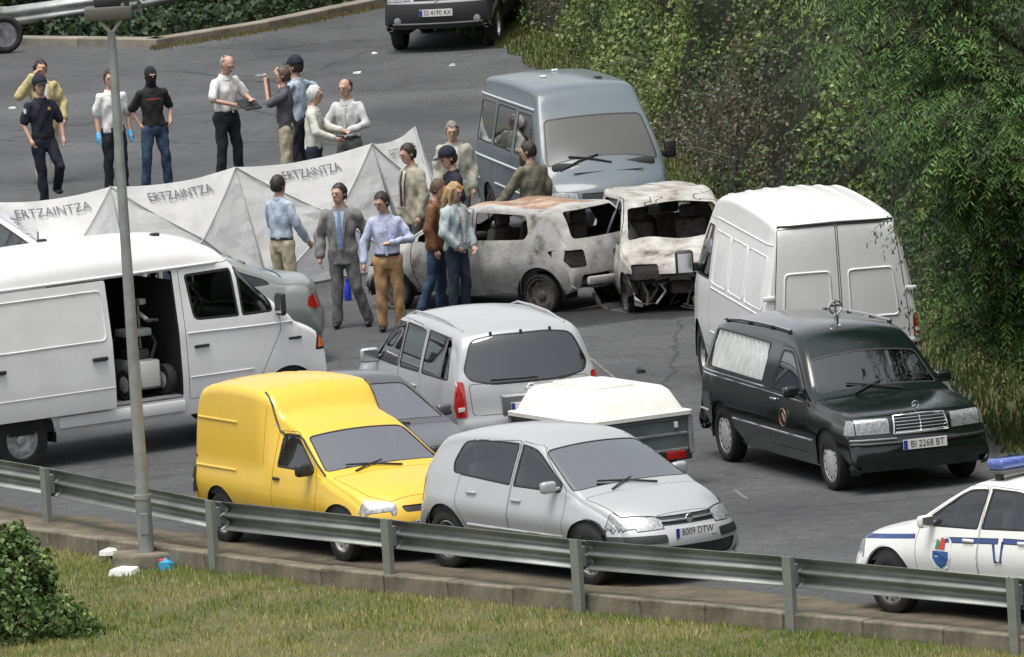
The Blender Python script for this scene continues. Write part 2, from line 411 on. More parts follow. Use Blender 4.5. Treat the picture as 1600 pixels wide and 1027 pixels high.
    def wheels(s, style='alloy', spokes=5, wt=.19, inset=.03, rim=.66, steer=0.0, rimm=None, tm=None, skip=()):
        R0 = s.S['wr']; first = {}
        for ix, cx in enumerate(s.S['ax']):
            for sg in (-1, 1):
                if (ix, sg) in skip: continue
                yo = sg*(s.I('wid', cx)-inset-wt/2)
                if 'w' not in first:
                    bm = bmesh.new(); rr = R0*rim; h = wt/2
                    lathe(bm, [(rr, -h*.8), (rr+.015, -h*.95), (R0*.88, -h), (R0*.965, -h*.86), (R0, -h*.55), (R0, h*.55), (R0*.965, h*.86), (R0*.88, h), (rr+.015, h*.95), (rr, h*.8)], 32)
                    first['w'] = meshobj('wheel', bm, tm or RUBBER, s.root, smooth=35); w = first['w']
                    bm = bmesh.new(); o = h*.62
                    lathe(bm, [(rr+.002, o+.012), (rr*.94, o+.016), (rr*.88, o-.03), (rr*.86, -o*.3)], 32)
                    lathe(bm, [(rr*.87, -o*.2), (.0, -o*.2)], 24)
                    lathe(bm, [(rr*.3, o-.03), (rr*.27, o-.002), (rr*.18, o+.006), (0.001, o+.006)], 16)
                    if style == 'alloy':
                        for k in range(spokes):
                            b2 = bx((rr*.58, o-.03, 0), (rr*.7, .035, rr*(.55/spokes+.09)), .006)
                            bmesh.ops.transform(b2, matrix=Matrix.Rotation(2*math.pi*k/spokes, 4, 'Y'), verts=b2.verts); merge(bm, b2)
                    elif style == 'cap':
                        lathe(bm, [(rr*.97, o+.006), (rr*.86, o+.016), (rr*.7, o+.014), (rr*.5, o+.024), (rr*.2, o+.028), (.001, o+.028)], 28)
                    else:
                        lathe(bm, [(rr*.86, o-.035), (rr*.62, o-.018), (rr*.5, o-.03), (rr*.3, o-.03)], 24)
                        for k in range(8):
                            a = 2*math.pi*k/8; lathe(bm, [(.028, 0), (.001, 0)], 8, 'y', (rr*.75*math.cos(a), o-.019, rr*.75*math.sin(a)))
                    holes = bmesh.new()
                    if style == 'cap':
                        for k in range(12): lathe(holes, [(rr*.075, 0), (.001, .001)], 8, 'y', (rr*.77*math.cos(k*.5236), o+.019, rr*.77*math.sin(k*.5236)))
                    first['r'] = meshobj('rim', bm, rimm or (ALLOY if style == 'alloy' else STEEL), w, smooth=35)
                    first['h'] = meshobj('rim_vents', holes, UNDER, w) if style == 'cap' else None
                    if first['h']: tag(first['h'], kind='stuff')
                    else: holes.free()
                else:
                    w = first['w'].copy(); link(w, s.root); r2 = first['r'].copy(); link(r2, w)
                    if first['h']: link(first['h'].copy(), w)
                w.location = (cx, yo, R0)
                rz = (0 if sg > 0 else math.pi)+(steer if ix == 0 else 0)
                w.rotation_euler = (0, random.uniform(0, 1), 0); w.rotation_mode = 'XYZ'
                w.rotation_euler = (0, random.uniform(0, 1.2), rz)
    def seats(s, rows, floor=.35, m=None, w=.48):
        """rows: (x, [y...])"""
        proto = None
        for x, ys in rows:
            for y in ys:
                if proto is None:
                    bm = bmesh.new()
                    box(bm, (.05, 0, .12), (.52, w, .2), .06)
                    box(bm, (-.27, 0, .48), (.14, w*.95, .62), .055, Matrix.Rotation(R(-14), 3, 'Y'))
                    box(bm, (-.37, 0, .88), (.09, .26, .17), .035)
                    proto = meshobj('seat', bm, m or SEATM, s.root, smooth=50); o = proto
                else: o = proto.copy(); link(o, s.root)
                o.location = (x, y, floor)
    def dash(s, x, z, y=None, wheel_y=.36, wide=None):
        w = wide or s.W-.18
        o = meshobj('dashboard', bx((x, 0, z-.13), (.42, w*2, .28), .07), TRIM, s.root, smooth=50)
        bm = bmesh.new(); n = 18
        tube(bm, [(.19*math.cos(2*math.pi*i/n), .19*math.sin(2*math.pi*i/n), 0) for i in range(n+1)], .014, 6, False)
        box(bm, (0, 0, -.01), (.34, .05, .02), .005); box(bm, (0, 0, -.02), (.12, .12, .03), .01)
        o = meshobj('steering_wheel', bm, BLACKP, s.root, smooth=40)
        meshobj('rear_view_mirror', bx((x-.55, 0, z+.36), (.03, .24, .07), .012), BLACKP, s.root, smooth=40)
        o.location = (x-.33, wheel_y, z-.02); o.rotation_euler = (0, R(-62), 0)
    def mirrors(s, x, z, m=None, size=(.09, .19, .13), out=.09, sides=(-1, 1)):
        for sg in sides:
            y = sg*(s.I('wid', x)-s.S.get('sh', .05)+out)
            bm = bmesh.new(); box(bm, (0, 0, 0), size, min(size)*.42, None, 3); box(bm, (.02, -sg*size[1]*.55, -size[2]*.2), (.05, size[1]*.5, size[2]*.35), .015)
            o = meshobj('wing_mirror', bm, m or BLACKP, s.root, smooth=50); o.location = (x, y, z)
            q = meshobj('mirror_glass', bx((-size[0]/2-.003, 0, 0), (.006, size[1]*.8, size[2]*.76), .002), CHROME, o)
    def on(s, x, z, sg, d=.0):
        """point on the shell's side"""
        h = s.bvh.ray_cast(Vector((x, sg*3, z)), Vector((0, -sg, 0)))
        p = h[0] if h[0] is not None else Vector((x, sg*s.W, z)); return p+Vector((0, sg*d, 0))
    def onx(s, y, z, sg, d=0.0):
        h = s.bvh.ray_cast(Vector((sg*6, y, z)), Vector((-sg, 0, 0)))
        p = h[0] if h[0] is not None else Vector((sg*2, y, z)); return p+Vector((sg*d, 0, 0))
    def onz(s, x, y, d=0.0):
        h = s.bvh.ray_cast(Vector((x, y, 6)), Vector((0, 0, -1)))
        p = h[0] if h[0] is not None else Vector((x, y, 1)); return p+Vector((0, 0, d))
    def handle(s, x, z, m=None, w=.17, sides=(-1, 1), parent=None):
        for k, sg in enumerate(sides):
            p = s.on(x, z, sg, .012); bm = bx((0, 0, 0), (w, .03, .035), .012)
            o = meshobj('handle', bm, m or BLACKP, (parent[0 if sg < 0 else 1] if parent else None) or s.root, smooth=50); o.location = p
    def strip(s, name, pts, r, m, sides=(-1, 1), d=.004, flat=1.0):
        """a moulding that follows the side through (x, z) points"""
        for sg in sides:
            P = []
            for (a, b), (c, e) in zip(pts, pts[1:]):
                n = max(1, int(math.hypot(c-a, e-b)/.12))
                P += [s.on(a+(c-a)*i/n, b+(e-b)*i/n, sg, d) for i in range(n)]
            P.append(s.on(*pts[-1], sg, d)); bm = bmesh.new(); tube(bm, P, r, 6); meshobj(name, bm, m, s.root, smooth=60)
    def line(s, name, pts3, r, m, parent=None):
        bm = bmesh.new(); tube(bm, pts3, r, 6); return meshobj(name, bm, m, parent or s.root, smooth=60)
    def plate(s, x, z, text, sg=1, y=0.0, tilt=0.0, eu=True, w=.52, h=.11):
        o = meshobj('number_plate', bx((0, 0, 0), (.012, w, h), .003), PLATE, s.root); o.location = (x, y, z); o.rotation_euler = (0, tilt, 0 if sg > 0 else math.pi)
        if eu: q = meshobj('plate_band', bx((.0075, -w/2+.025, 0), (.004, .045, h-.008), .0), BLUEP, o)
        b = text_bm(text, h*.98); bmesh.ops.transform(b, matrix=Matrix(((0, 0, 1, .0085), (1, 0, 0, .025 if eu else 0), (0, 1, 0, 0), (0, 0, 0, 1))) @ Matrix.Diagonal((.82, 1, 1, 1)), verts=b.verts)
        meshobj('plate_text', b, INK, o)
    def wipers(s, base, tip, n=2):
        for (bx_, by), (tx, ty) in zip(base, tip):
            a = s.onz(bx_, by, .015); b = s.onz(tx, ty, .02); mid = s.onz((bx_+tx)/2, (by+ty)/2, .025)
            s.line('wiper', [a, mid, b], .011, BLACKP)
# ------------------------------------------------------------------ ground, kerbs, rails, planting
def vnoise(x, y, s=1.0, seed=0):
    """smooth value noise, vectorised"""
    x = np.asarray(x)*s+seed*17.3; y = np.asarray(y)*s+seed*9.1; xi = np.floor(x); yi = np.floor(y); fx = x-xi; fy = y-yi; fx = fx*fx*(3-2*fx); fy = fy*fy*(3-2*fy)
    def hsh(a, b): v = np.sin(a*127.1+b*311.7)*43758.5453; return v-np.floor(v)
    return (hsh(xi, yi)*(1-fx)+hsh(xi+1, yi)*fx)*(1-fy)+(hsh(xi, yi+1)*(1-fx)+hsh(xi+1, yi+1)*fx)*fy
def fbm(x, y, s, seed=0): return .5*vnoise(x, y, s, seed)+.3*vnoise(x, y, s*2.1, seed+1)+.2*vnoise(x, y, s*4.3, seed+2)
def asphalt():
    m = bpy.data.materials.new('asphalt'); m.use_nodes = True; nt = m.node_tree; b = nt.nodes['Principled BSDF']; L = nt.links.new
    tc = nt.nodes.new('ShaderNodeTexCoord'); b.inputs['Roughness'].default_value = .88
    def noise(s, d=6, r=.6, vec=None):
        n = nt.nodes.new('ShaderNodeTexNoise'); n.inputs['Scale'].default_value = s; n.inputs['Detail'].default_value = d; n.inputs['Roughness'].default_value = r; L(vec or tc.outputs['Object'], n.inputs['Vector']); return n
    def ramp(src, p0, c0, p1, c1):
        r = nt.nodes.new('ShaderNodeValToRGB'); r.color_ramp.elements[0].position = p0; r.color_ramp.elements[0].color = (*c0, 1); r.color_ramp.elements[1].position = p1; r.color_ramp.elements[1].color = (*c1, 1); L(src, r.inputs[0]); return r.outputs[0]
    def mixc(a, bb, fac, mode='MIX'):
        x = nt.nodes.new('ShaderNodeMix'); x.data_type = 'RGBA'; x.blend_type = mode; L(a, x.inputs[6]); L(bb, x.inputs[7])
        if isinstance(fac, float): x.inputs[0].default_value = fac
        else: L(fac, x.inputs[0])
        return x.outputs[2]
    grain = ramp(noise(26, 5, .85).outputs[0], .34, (.043, .0445, .047), .68, (.129, .133, .138))
    big = ramp(noise(.25, 6, .6).outputs[0], .35, (.60, .60, .61), .66, (1.2, 1.19, 1.18))
    col = mixc(grain, big, 1.0, 'MULTIPLY')
    mott = ramp(noise(5.5, 6, .8).outputs[0], .36, (.72, .72, .72), .66, (1.2, 1.2, 1.2)); col = mixc(col, mott, 1.0, 'MULTIPLY')
    stain = ramp(noise(1.1, 7, .65).outputs[0], .57, (1, 1, 1), .72, (.48, .475, .47)); col = mixc(col, stain, 1.0, 'MULTIPLY')
    dust = ramp(noise(.6, 8, .75).outputs[0], .60, (0, 0, 0), .78, (.5, .5, .5)); dc = nt.nodes.new('ShaderNodeRGB'); dc.outputs[0].default_value = (.14, .137, .125, 1); col = mixc(col, dc.outputs[0], dust)
    vo = nt.nodes.new('ShaderNodeTexVoronoi'); vo.feature = 'DISTANCE_TO_EDGE'; vo.inputs['Scale'].default_value = .16
    nz = noise(.9, 5, .6); av = nt.nodes.new('ShaderNodeMixRGB'); av.inputs[0].default_value = .35; L(tc.outputs['Object'], av.inputs[1]); L(nz.outputs[1], av.inputs[2]); L(av.outputs[0], vo.inputs['Vector'])
    crack = ramp(vo.outputs[0], .0008, (.45, .45, .45), .0035, (1, 1, 1)); col = mixc(col, crack, 1.0, 'MULTIPLY')
    sp = ramp(noise(9, 2, .5).outputs[0], .74, (0, 0, 0), .76, (.7, .7, .7)); wc = nt.nodes.new('ShaderNodeRGB'); wc.outputs[0].default_value = (.22, .22, .215, 1); col = mixc(col, wc.outputs[0], sp)
    L(col, b.inputs['Base Color']); bp = nt.nodes.new('ShaderNodeBump'); bp.inputs['Strength'].default_value = .5; bp.inputs['Distance'].default_value = .01; L(noise(55, 4, .8).outputs[0], bp.inputs['Height']); L(bp.outputs[0], b.inputs['Normal'])
    return m
ASPH = asphalt()
SOIL = mat('soil', (.10, .075, .045), .95, col2=(.05, .04, .025), nscale=3, bump=.5, bscale=20)
GSOIL = mat('grass_soil', (.13, .115, .05), .95, col2=(.075, .085, .03), nscale=1.5, bump=.6, bscale=18)
CONC = mat('kerb_concrete', (.24, .21, .16), .9, col2=(.075, .075, .045), nscale=2.2, bump=.15, bscale=30)
VERGE = mat('silt_strip', (.15, .12, .08), .95, col2=(.065, .065, .045), nscale=2.4, bump=.4, bscale=40)
bm = bmesh.new(); bmesh.ops.create_grid(bm, x_segments=4, y_segments=4, size=1200); bmesh.ops.translate(bm, verts=bm.verts, vec=(0, 300, -2.4)); tag(meshobj('ground', bm, GSOIL), kind='structure')
KP = [(-900, 665), (-420, 752), (0, 824), (230, 858), (500, 894), (800, 923), (1100, 951), (1600, 1000), (2200, 1065), (3000, 1160)]   # front edge of the kerb
kp = [g(*p) for p in KP]
def arcpts(P, step):
    out = [P[0]]
    for a, b in zip(P, P[1:]):
        n = max(1, int((b-a).length/step)); out += [a.lerp(b, i/n) for i in range(1, n+1)]
    return out
kq = arcpts(kp, .5)
def side(P, i):
    d = (P[min(i+1, len(P)-1)]-P[max(i-1, 0)]).normalized(); return Vector((-d.y, d.x, 0))
# road
vs = [(p.x, p.y, 0) for p in kp]+[(kp[-1].x+100, kp[-1].y, 0), (140, 300, 0), (-140, 300, 0), (kp[0].x-100, kp[0].y, 0)]
tag(pydata('road', vs, [list(range(len(vs)))], ASPH), kind='structure')
# silt strip along the kerb, a few millimetres over the asphalt
rows = []
for i, p in enumerate(kq):
    n = side(kq, i); w = .45+.4*float(vnoise(p.x, p.y, .9))+.25*float(vnoise(p.x, p.y, 3.1, 4)); rows.append((p+n*.22+Vector((0, 0, .004)), p+n*(.22+w*.5)+Vector((0, 0, .018)), p+n*(.22+w)+Vector((0, 0, .004))))
tag(pydata('silt_strip', [q for r_ in rows for q in r_], [f for i in range(len(rows)-1) for f in ((3*i, 3*i+3, 3*i+4, 3*i+1), (3*i+1, 3*i+4, 3*i+5, 3*i+2))], VERGE, smooth=180), kind='structure')
# kerb: concrete edging in one-metre stones
kerb = thing('kerb', 'weathered concrete kerb under the near guard rail', 'kerb', (0, 0, 0))
ks = arcpts(kp[1:-1], 1.0)
for a, b in zip(ks, ks[1:]):
    d = (b-a); n = Vector((-d.y, d.x, 0)).normalized(); c = (a+b)/2+n*.11; L_ = d.length-.012
    o = meshobj('kerb_stone', bx((0, 0, -.11+random.uniform(-.008, .008)), (L_, .22, .30), .018), CONC, kerb); o.location = (c.x, c.y, 0); o.rotation_euler = (random.uniform(-.01, .01), random.uniform(-.008, .008), math.atan2(d.y, d.x)+random.uniform(-.008, .008))
# near grass verge, falling away towards the camera
def verge_z(s, x, y): return -.16-.035*s-.03*np.maximum(0, s-12)+.10*(fbm(x, y, .7, 3)-.5)
vs = []; nS = 40; kv = arcpts(kp, 1.0)
for i, p in enumerate(kv):
    for j in range(nS+1):
        s_ = -.1+26*(j/nS)**1.6; vs.append((p.x, p.y-s_, float(verge_z(max(0, s_), p.x, p.y-s_))))
fs = [(i*(nS+1)+j, i*(nS+1)+j+1, (i+1)*(nS+1)+j+1, (i+1)*(nS+1)+j) for i in range(len(kv)-1) for j in range(nS)]
tag(pydata('grass_verge', vs, fs, GSOIL, smooth=180), kind='structure')
KX = np.array([p.x for p in kq]); KY = np.array([p.y for p in kq])
def blades(n, X, Y, Z, hmin, hmax, cols, wid=.009, lean=.6):
    a = RNG.uniform(0, 2*np.pi, n); h = RNG.uniform(hmin, hmax, n); l = RNG.uniform(0, lean, n)*h; a2 = RNG.uniform(0, 2*np.pi, n); w = wid*RNG.uniform(.6, 1.4, n)
    dx, dy = np.cos(a)*w, np.sin(a)*w; tx, ty = X+np.cos(a2)*l, Y+np.sin(a2)*l
    V = np.stack([np.stack([X-dx, Y-dy, Z-.02], 1), np.stack([X+dx, Y+dy, Z-.02], 1), np.stack([tx, ty, Z+h], 1)], 1)
    return V.reshape(-1, 3)
PAL = 1.15*np.array([(.40, .36, .15), (.34, .33, .11), (.19, .25, .055), (.14, .20, .04), (.29, .31, .08), (.5, .44, .24)])
n = 170000; X = RNG.uniform(-8.5, 9.5, n); S_ = RNG.uniform(0, 1, n)**1.15*11.5; Y = np.interp(X, KX, KY)-.02-S_; Z = verge_z(S_, X, Y)
f1 = fbm(X, Y, .55, 11); f2 = fbm(X, Y, 1.7, 5); pick = np.where(f1+.35*(f2-.5)+RNG.normal(0, .10, n) > .46, RNG.choice([2, 3, 4, 2], n), RNG.choice([0, 1, 5, 4, 0], n)); col = PAL[pick]*RNG.uniform(.7, 1.25, (n, 1))
keep = f2+RNG.normal(0, .12, n) > .30
LEAF = leafmat('leaf')
tag(tri_soup('grass', blades(n, X, Y, Z, .025, .075, None)[np.repeat(keep, 3)], 3, LEAF, col[keep]), 'short dry and green grass on the near verge', 'grass', kind='stuff')
# ---- near guard rail
GALV2 = mat('rail_galvanised', (.33, .355, .335), .5, .35, col2=(.17, .185, .165), nscale=1.6, c2pos=(.25, .7), bump=.1, bscale=8)
PF = [(-480, 742), (-200, 790), (73, 839), (332, 893), (607, 924), (903, 958), (1235, 987), (1585, 1022), (1960, 1060)]
rail = thing('guard_rail', 'galvanised steel guard rail on posts along the near kerb', 'guard rail', tuple(g(607, 924, -.15)))
o0 = Vector(rail.location); pf = [g(*p, -.15)-o0 for p in PF]
WP = [(-.012, .0), (0, .012), (.066, .052), (.085, .07), (.085, .10), (.066, .118), (.0, .15), (.0, .165), (.066, .197), (.085, .215), (.085, .245), (.066, .263), (.0, .303), (-.012, .315)]
def wbeam(name, a, b, z0, parent, m, toward=1, da=0.0, db=0.0):
    d = b-a; n = Vector((-d.y, d.x, 0)).normalized()*toward; vs = []
    for p, dz in ((a, da), (b, db)):
        for off, z in WP: vs.append(Vector((p.x, p.y, 0))+n*off+Vector((0, 0, z0+z+p.z*0+dz)))
    k_ = len(WP); fs = [(i, i+1, k_+i+1, k_+i) for i in range(k_-1)]
    o = pydata(name, vs, fs, m, parent, smooth=28); md = o.modifiers.new('t', 'SOLIDIFY'); md.thickness = .004; return o
zt = .60
for i, p in enumerate(pf):
    bm = bmesh.new(); a = math.atan2((pf[min(i+1, len(pf)-1)]-pf[max(i-1, 0)]).y, (pf[min(i+1, len(pf)-1)]-pf[max(i-1, 0)]).x)
    box(bm, (0, .0, .26), (.13, .008, 1.1), .002); box(bm, (-.061, .028, .26), (.008, .06, 1.098), .002); box(bm, (.061, .028, .26), (.008, .06, 1.098), .002)
    o = meshobj('post', bm, GALV2, rail); o.location = (p.x, p.y, -.03); o.rotation_euler = (0, 0, a)
    o2 = meshobj('spacer', bx((0, .085, .62), (.10, .08, .22), .01), GALV2, o); meshobj('bolt', bx((0, .205, .62), (.03, .02, .03), .006), STEEL, o)
for i in range(len(pf)-1):
    n = Vector((-(pf[i+1]-pf[i]).y, (pf[i+1]-pf[i]).x, 0)).normalized()*.12
    wbeam('beam', pf[i]+n-(pf[i+1]-pf[i])*.02, pf[i+1]+n+(pf[i+1]-pf[i])*.02, .445+(.0035 if i % 2 else 0), rail, GALV2)
# ---- lamp post at the kerb
lp = thing('lamp_post', 'grey galvanised lamp post rising beside the near guard rail', 'lamp post', tuple(g(229, 864, -.02)))
POLEM = mat('pole_grey', (.33, .345, .345), .5, .35, noise=.25, nscale=3)
LPH = 5.76
bm = bmesh.new(); tube(bm, [(0, 0, -.1), (0, 0, .62)], [.088, .086], 20); meshobj('base_sleeve', bm, POLEM, lp, smooth=40)
bm = bmesh.new(); tube(bm, [(0, 0, .62), (0, 0, 2.5), (0, 0, LPH)], [.072, .062, .045], 20); meshobj('pole', bm, POLEM, lp, smooth=40)
bm = bmesh.new(); tube(bm, [(0, 0, .60), (0, 0, .65)], .098, 20); meshobj('collar', bm, POLEM, lp, smooth=40)
meshobj('access_door', bx((0, -.084, .33), (.09, .02, .24), .008), POLEM, lp)
bm = bmesh.new(); tube(bm, [(0, 0, LPH-.02), (-.12, 0, LPH+.13)], .018, 8); tube(bm, [(0, 0, LPH-.02), (.12, 0, LPH+.13)], .018, 8); meshobj('bracket', bm, mat('bracket_pale', (.5, .5, .48), .5), lp)
meshobj('lamp_housing', bx((-.02, 0, LPH+.21), (.52, .30, .15), .03), mat('housing_brown', (.10, .095, .085), .6), lp, smooth=40); meshobj('housing_cap', bx((-.02, 0, LPH+.34), (.30, .2, .12), .03), BLACKP, lp, smooth=40)
bm = bmesh.new(); tube(bm, [(.19, -.1, LPH+.12), (.19, -.1, LPH+.75)], .03, 8); meshobj('side_stay', bm, BLACKP, lp)
meshobj('footing', bx((0, .05, -.1), (.75, .5, .22), .03), CONC, lp)
# ---- far guard rail, kerb and hedge at the top left
frail = thing('far_guard_rail', 'grey guard rail in front of the dark hedge at the far road edge', 'guard rail', tuple(g(219, 57)))
o0 = Vector(frail.location); FP = [((-200, 88), .52), ((8, 67), .55), ((219, 57), .74), ((432, 24), .80), ((650, -10), .8)]
fp = [(g(*p)-o0, z) for p, z in FP]
for (p, z), (q, z2) in zip(fp, fp[1:]): wbeam('beam', p, q, z-.30, frail, mat('far_rail', (.50, .53, .52), .5, .3, col2=(.3, .32, .31), nscale=2), toward=-1, da=0, db=z2-z)
for p, z in fp:
    o = meshobj('post', bx((0, .05, (z+.05)/2-.1), (.14, .09, z+.2), .008), GALV2, frail); o.location = p
FE = [(-500, 86), (0, 71), (245, 74), (420, 46), (600, 9), (760, -25)]
fe = [g(*p) for p in FE]; fk = arcpts(fe, 1.2); fkerb = thing('far_kerb', 'pale kerb and litter edging below the far guard rail', 'kerb', (0, 0, 0))
for a, b in zip(fk, fk[1:]):
    d = b-a; n = Vector((-d.y, d.x, 0)).normalized(); c = (a+b)/2+n*.15
    o = meshobj('kerb_stone', bx((0, 0, .02), (d.length-.015, .3, .22), .02), mat('far_concrete', (.30, .27, .22), .9, col2=(.18, .16, .12), nscale=2), fkerb); o.location = (c.x, c.y, 0); o.rotation_euler = (0, 0, math.atan2(d.y, d.x))
def leaves(P, N, size, cols, tilt=.9, aspect=.62, fold=True):
    """leaf quads at points P about normals N"""
    n = len(P); N = N+RNG.normal(0, tilt, (n, 3)); N /= np.linalg.norm(N, axis=1)[:, None]+1e-9
    t = RNG.normal(0, 1, (n, 3)); t -= N*(t*N).sum(1)[:, None]; t /= np.linalg.norm(t, axis=1)[:, None]+1e-9; b = np.cross(N, t); s_ = (size*RNG.uniform(.55, 1.35, n))[:, None]
    return np.stack([P-t*s_*.5, P+b*s_*aspect*.5+N*s_*.08, P+t*s_*.5-N*s_*.1, P-b*s_*aspect*.5+N*s_*.08], 1).reshape(-1, 3)
def colmix(n, pal, w, jit=.45): return np.array(pal)[RNG.choice(len(pal), n, p=np.array(w)/sum(w))]*RNG.uniform(1-jit, 1+jit, (n, 1))
# dark hedge behind the far rail
n = 42000; t = RNG.uniform(0, 1, n); fx = np.array([p.x for p in fe]); fy = np.array([p.y for p in fe]); X = fx[0]+(fx[-1]-fx[0])*t; RYX = [(p+o0).x for p, _ in fp]; RYY = [(p+o0).y for p, _ in fp]; Y = np.maximum(np.interp(X, fx, fy)+1.3, np.interp(X, RYX, RYY)+.7); z = RNG.uniform(0, 1, n)**1.2*2.8; lowc = RNG.uniform(0, 1, n) < .4
z = np.where(lowc, RNG.uniform(0, .38, n), z); Y = np.where(lowc, np.interp(X, fx, fy)+.55+(Y-np.interp(X, fx, fy)-.55)*RNG.uniform(0, 1, n), Y)
bl = (fbm(X, z, .9, 21)-.5)*np.where(lowc, .1, 1.0); P = np.stack([X, Y+z*.22+bl+RNG.uniform(0, .35, n), z], 1); N = np.tile(np.array([[0, -.9, .45]]), (n, 1))
hd_ = tag(tri_soup('hedge', leaves(P, N, .13, None), 4, LEAF, colmix(n, [(.025, .055, .02), (.04, .075, .025), (.07, .10, .035), (.015, .03, .012)], [4, 3, 1, 3])), 'dark clipped hedge behind the far guard rail', 'hedge', kind='stuff')
vs = []; nn = 40
for i in range(nn+1):
    x = fx[0]+(fx[-1]-fx[0])*i/nn; y = float(np.interp(x, fx, fy)); y = max(y, float(np.interp(x, RYX, RYY))-.2); vs += [(x, y+1.75, -.1), (x, y+2.5, 3.0), (x, y+8, 3.4)]
tag(pydata('far_bank', vs, [f for i in range(nn) for f in ((3*i, 3*i+3, 3*i+4, 3*i+1), (3*i+1, 3*i+4, 3*i+5, 3*i+2))], SOIL), kind='structure')
vs = []
for i in range(nn+1):
    x = fx[0]+(fx[-1]-fx[0])*i/nn; y = float(np.interp(x, fx, fy)); vs += [(x, y+.3, .02), (x, y+5.0, .10)]
tag(pydata('far_verge', vs, [(2*i, 2*i+2, 2*i+3, 2*i+1) for i in range(nn)], GSOIL), kind='structure')
n = 5000; X = RNG.uniform(g(235, 74).x, g(640, 5).x, n); Y = np.interp(X, fx, fy)+RNG.normal(-.1, .22, n); tag(tri_soup('roadside_weeds', blades(n, X, Y, np.full(n, .0), .02, .07, None, .012), 3, LEAF, colmix(n, [(.2, .17, .06), (.12, .14, .04), (.28, .2, .12)], [3, 2, 1])), 'straggling yellow weeds along the far kerb', 'weeds', kind='stuff')
# ---- leafy bank on the right
BE = [(660, 40), (790, 78), (850, 120), (1000, 260), (1130, 375), (1300, 470), (1470, 590), (1585, 722), (1760, 850), (2100, 1040)]     # edge of the asphalt
be = [g(*p) for p in BE]; be.insert(0, g(560, -60)); bq = arcpts(be, .6); nb_ = len(bq)
# every point gets an outward direction (away from the road)
OUT = []
for i in range(nb_):
    d = (bq[min(i+4, nb_-1)]-bq[max(i-4, 0)]).normalized(); OUT.append(Vector((-d.y, d.x, 0)) if (-d.y) > 0 or True else d)
if OUT[nb_//2].x < 0: OUT = [-o for o in OUT]
bx_, by_ = np.array([p.x for p in bq]), np.array([p.y for p in bq]); ox_, oy_ = np.array([o.x for o in OUT]), np.array([o.y for o in OUT])
STRIP = np.interp(np.arange(nb_), [0, nb_*.35, nb_*.55, nb_*.8, nb_], [1.2, .7, .5, 1.2, 1.4])
def bank(ti, u):
    """point of the bank: ti in station units, u 0..1 up the slope"""
    i0 = np.clip(np.floor(ti).astype(int), 0, nb_-2); f = ti-i0; I_ = lambda a: a[i0]*(1-f)+a[i0+1]*f
    st = I_(STRIP); lump = (fbm(ti*.6, u*9, .36, 31)-.5)*3.0*np.minimum(1, u*5); lump2 = (fbm(ti*.6, u*9, 1.5, 37)-.5)*.7*np.minimum(1, u*8)
    d = st+u*4.2-(lump+lump2)*.8; z = .02+7.5*u**.85+lump*.45
    return np.stack([I_(bx_)+I_(ox_)*d, I_(by_)+I_(oy_)*d, z], -1)
TI, U = np.meshgrid(np.arange(0, nb_-1, .5), np.linspace(0, 1, 34), indexing='ij'); G_ = bank(TI, U); a, b = TI.shape
vs = G_.reshape(-1, 3); fs = [(i*b+j, i*b+j+1, (i+1)*b+j+1, (i+1)*b+j) for i in range(a-1) for j in range(b-1)]
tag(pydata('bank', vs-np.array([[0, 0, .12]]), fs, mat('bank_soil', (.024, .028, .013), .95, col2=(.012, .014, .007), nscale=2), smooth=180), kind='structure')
# level ground on top of the bank, carried well back from the road
vs = []
for i in range(0, nb_, 4):
    e = G_[min(2*i, a-1), -1]; o = OUT[i]; vs += [(e[0]-o.x*.3, e[1]-o.y*.3, e[2]-.2), (e[0]+o.x*6, e[1]+o.y*6, 7.6), (e[0]+o.x*45, e[1]+o.y*45, 8.5)]
k_ = len(vs)//3; tag(pydata('bank_top', vs, [f for i in range(k_-1) for f in ((3*i, 3*i+3, 3*i+4, 3*i+1), (3*i+1, 3*i+4, 3*i+5, 3*i+2))], GSOIL, smooth=180), kind='structure')
# grass strip at its foot
vs = []
for i in range(nb_):
    o = OUT[i]; p = bq[i]; w = STRIP[i]; e0 = .35*float(vnoise(p.x, p.y, 1.3, 8)); vs += [p+o*(e0-.1)+Vector((0, 0, .006)), p+o*(w*.5)+Vector((0, 0, .05)), p+o*(w+.6)+Vector((0, 0, .14))]
tag(pydata('bank_verge', vs, [f for i in range(nb_-1) for f in ((3*i, 3*i+3, 3*i+4, 3*i+1), (3*i+1, 3*i+4, 3*i+5, 3*i+2))], GSOIL, smooth=180), kind='structure')
n = 42000; ti = RNG.uniform(0, nb_-1.01, n); i0 = ti.astype(int); f = ti-i0; dd_ = RNG.uniform(-.05, 1, n)*(STRIP[i0]+.7)+.15*vnoise(ti, ti, 2.0); X = bx_[i0]*(1-f)+bx_[i0+1]*f+ox_[i0]*dd_; Y = by_[i0]*(1-f)+by_[i0+1]*f+oy_[i0]*dd_
tag(tri_soup('bank_grass', blades(n, X, Y, .02+.08*dd_, .04, .13, None, .014), 3, LEAF, colmix(n, [(.085, .13, .025), (.12, .15, .035), (.06, .10, .02), (.17, .15, .06)], [4, 3, 3, 1])), 'bright grass strip along the foot of the leafy bank', 'grass', kind='stuff')
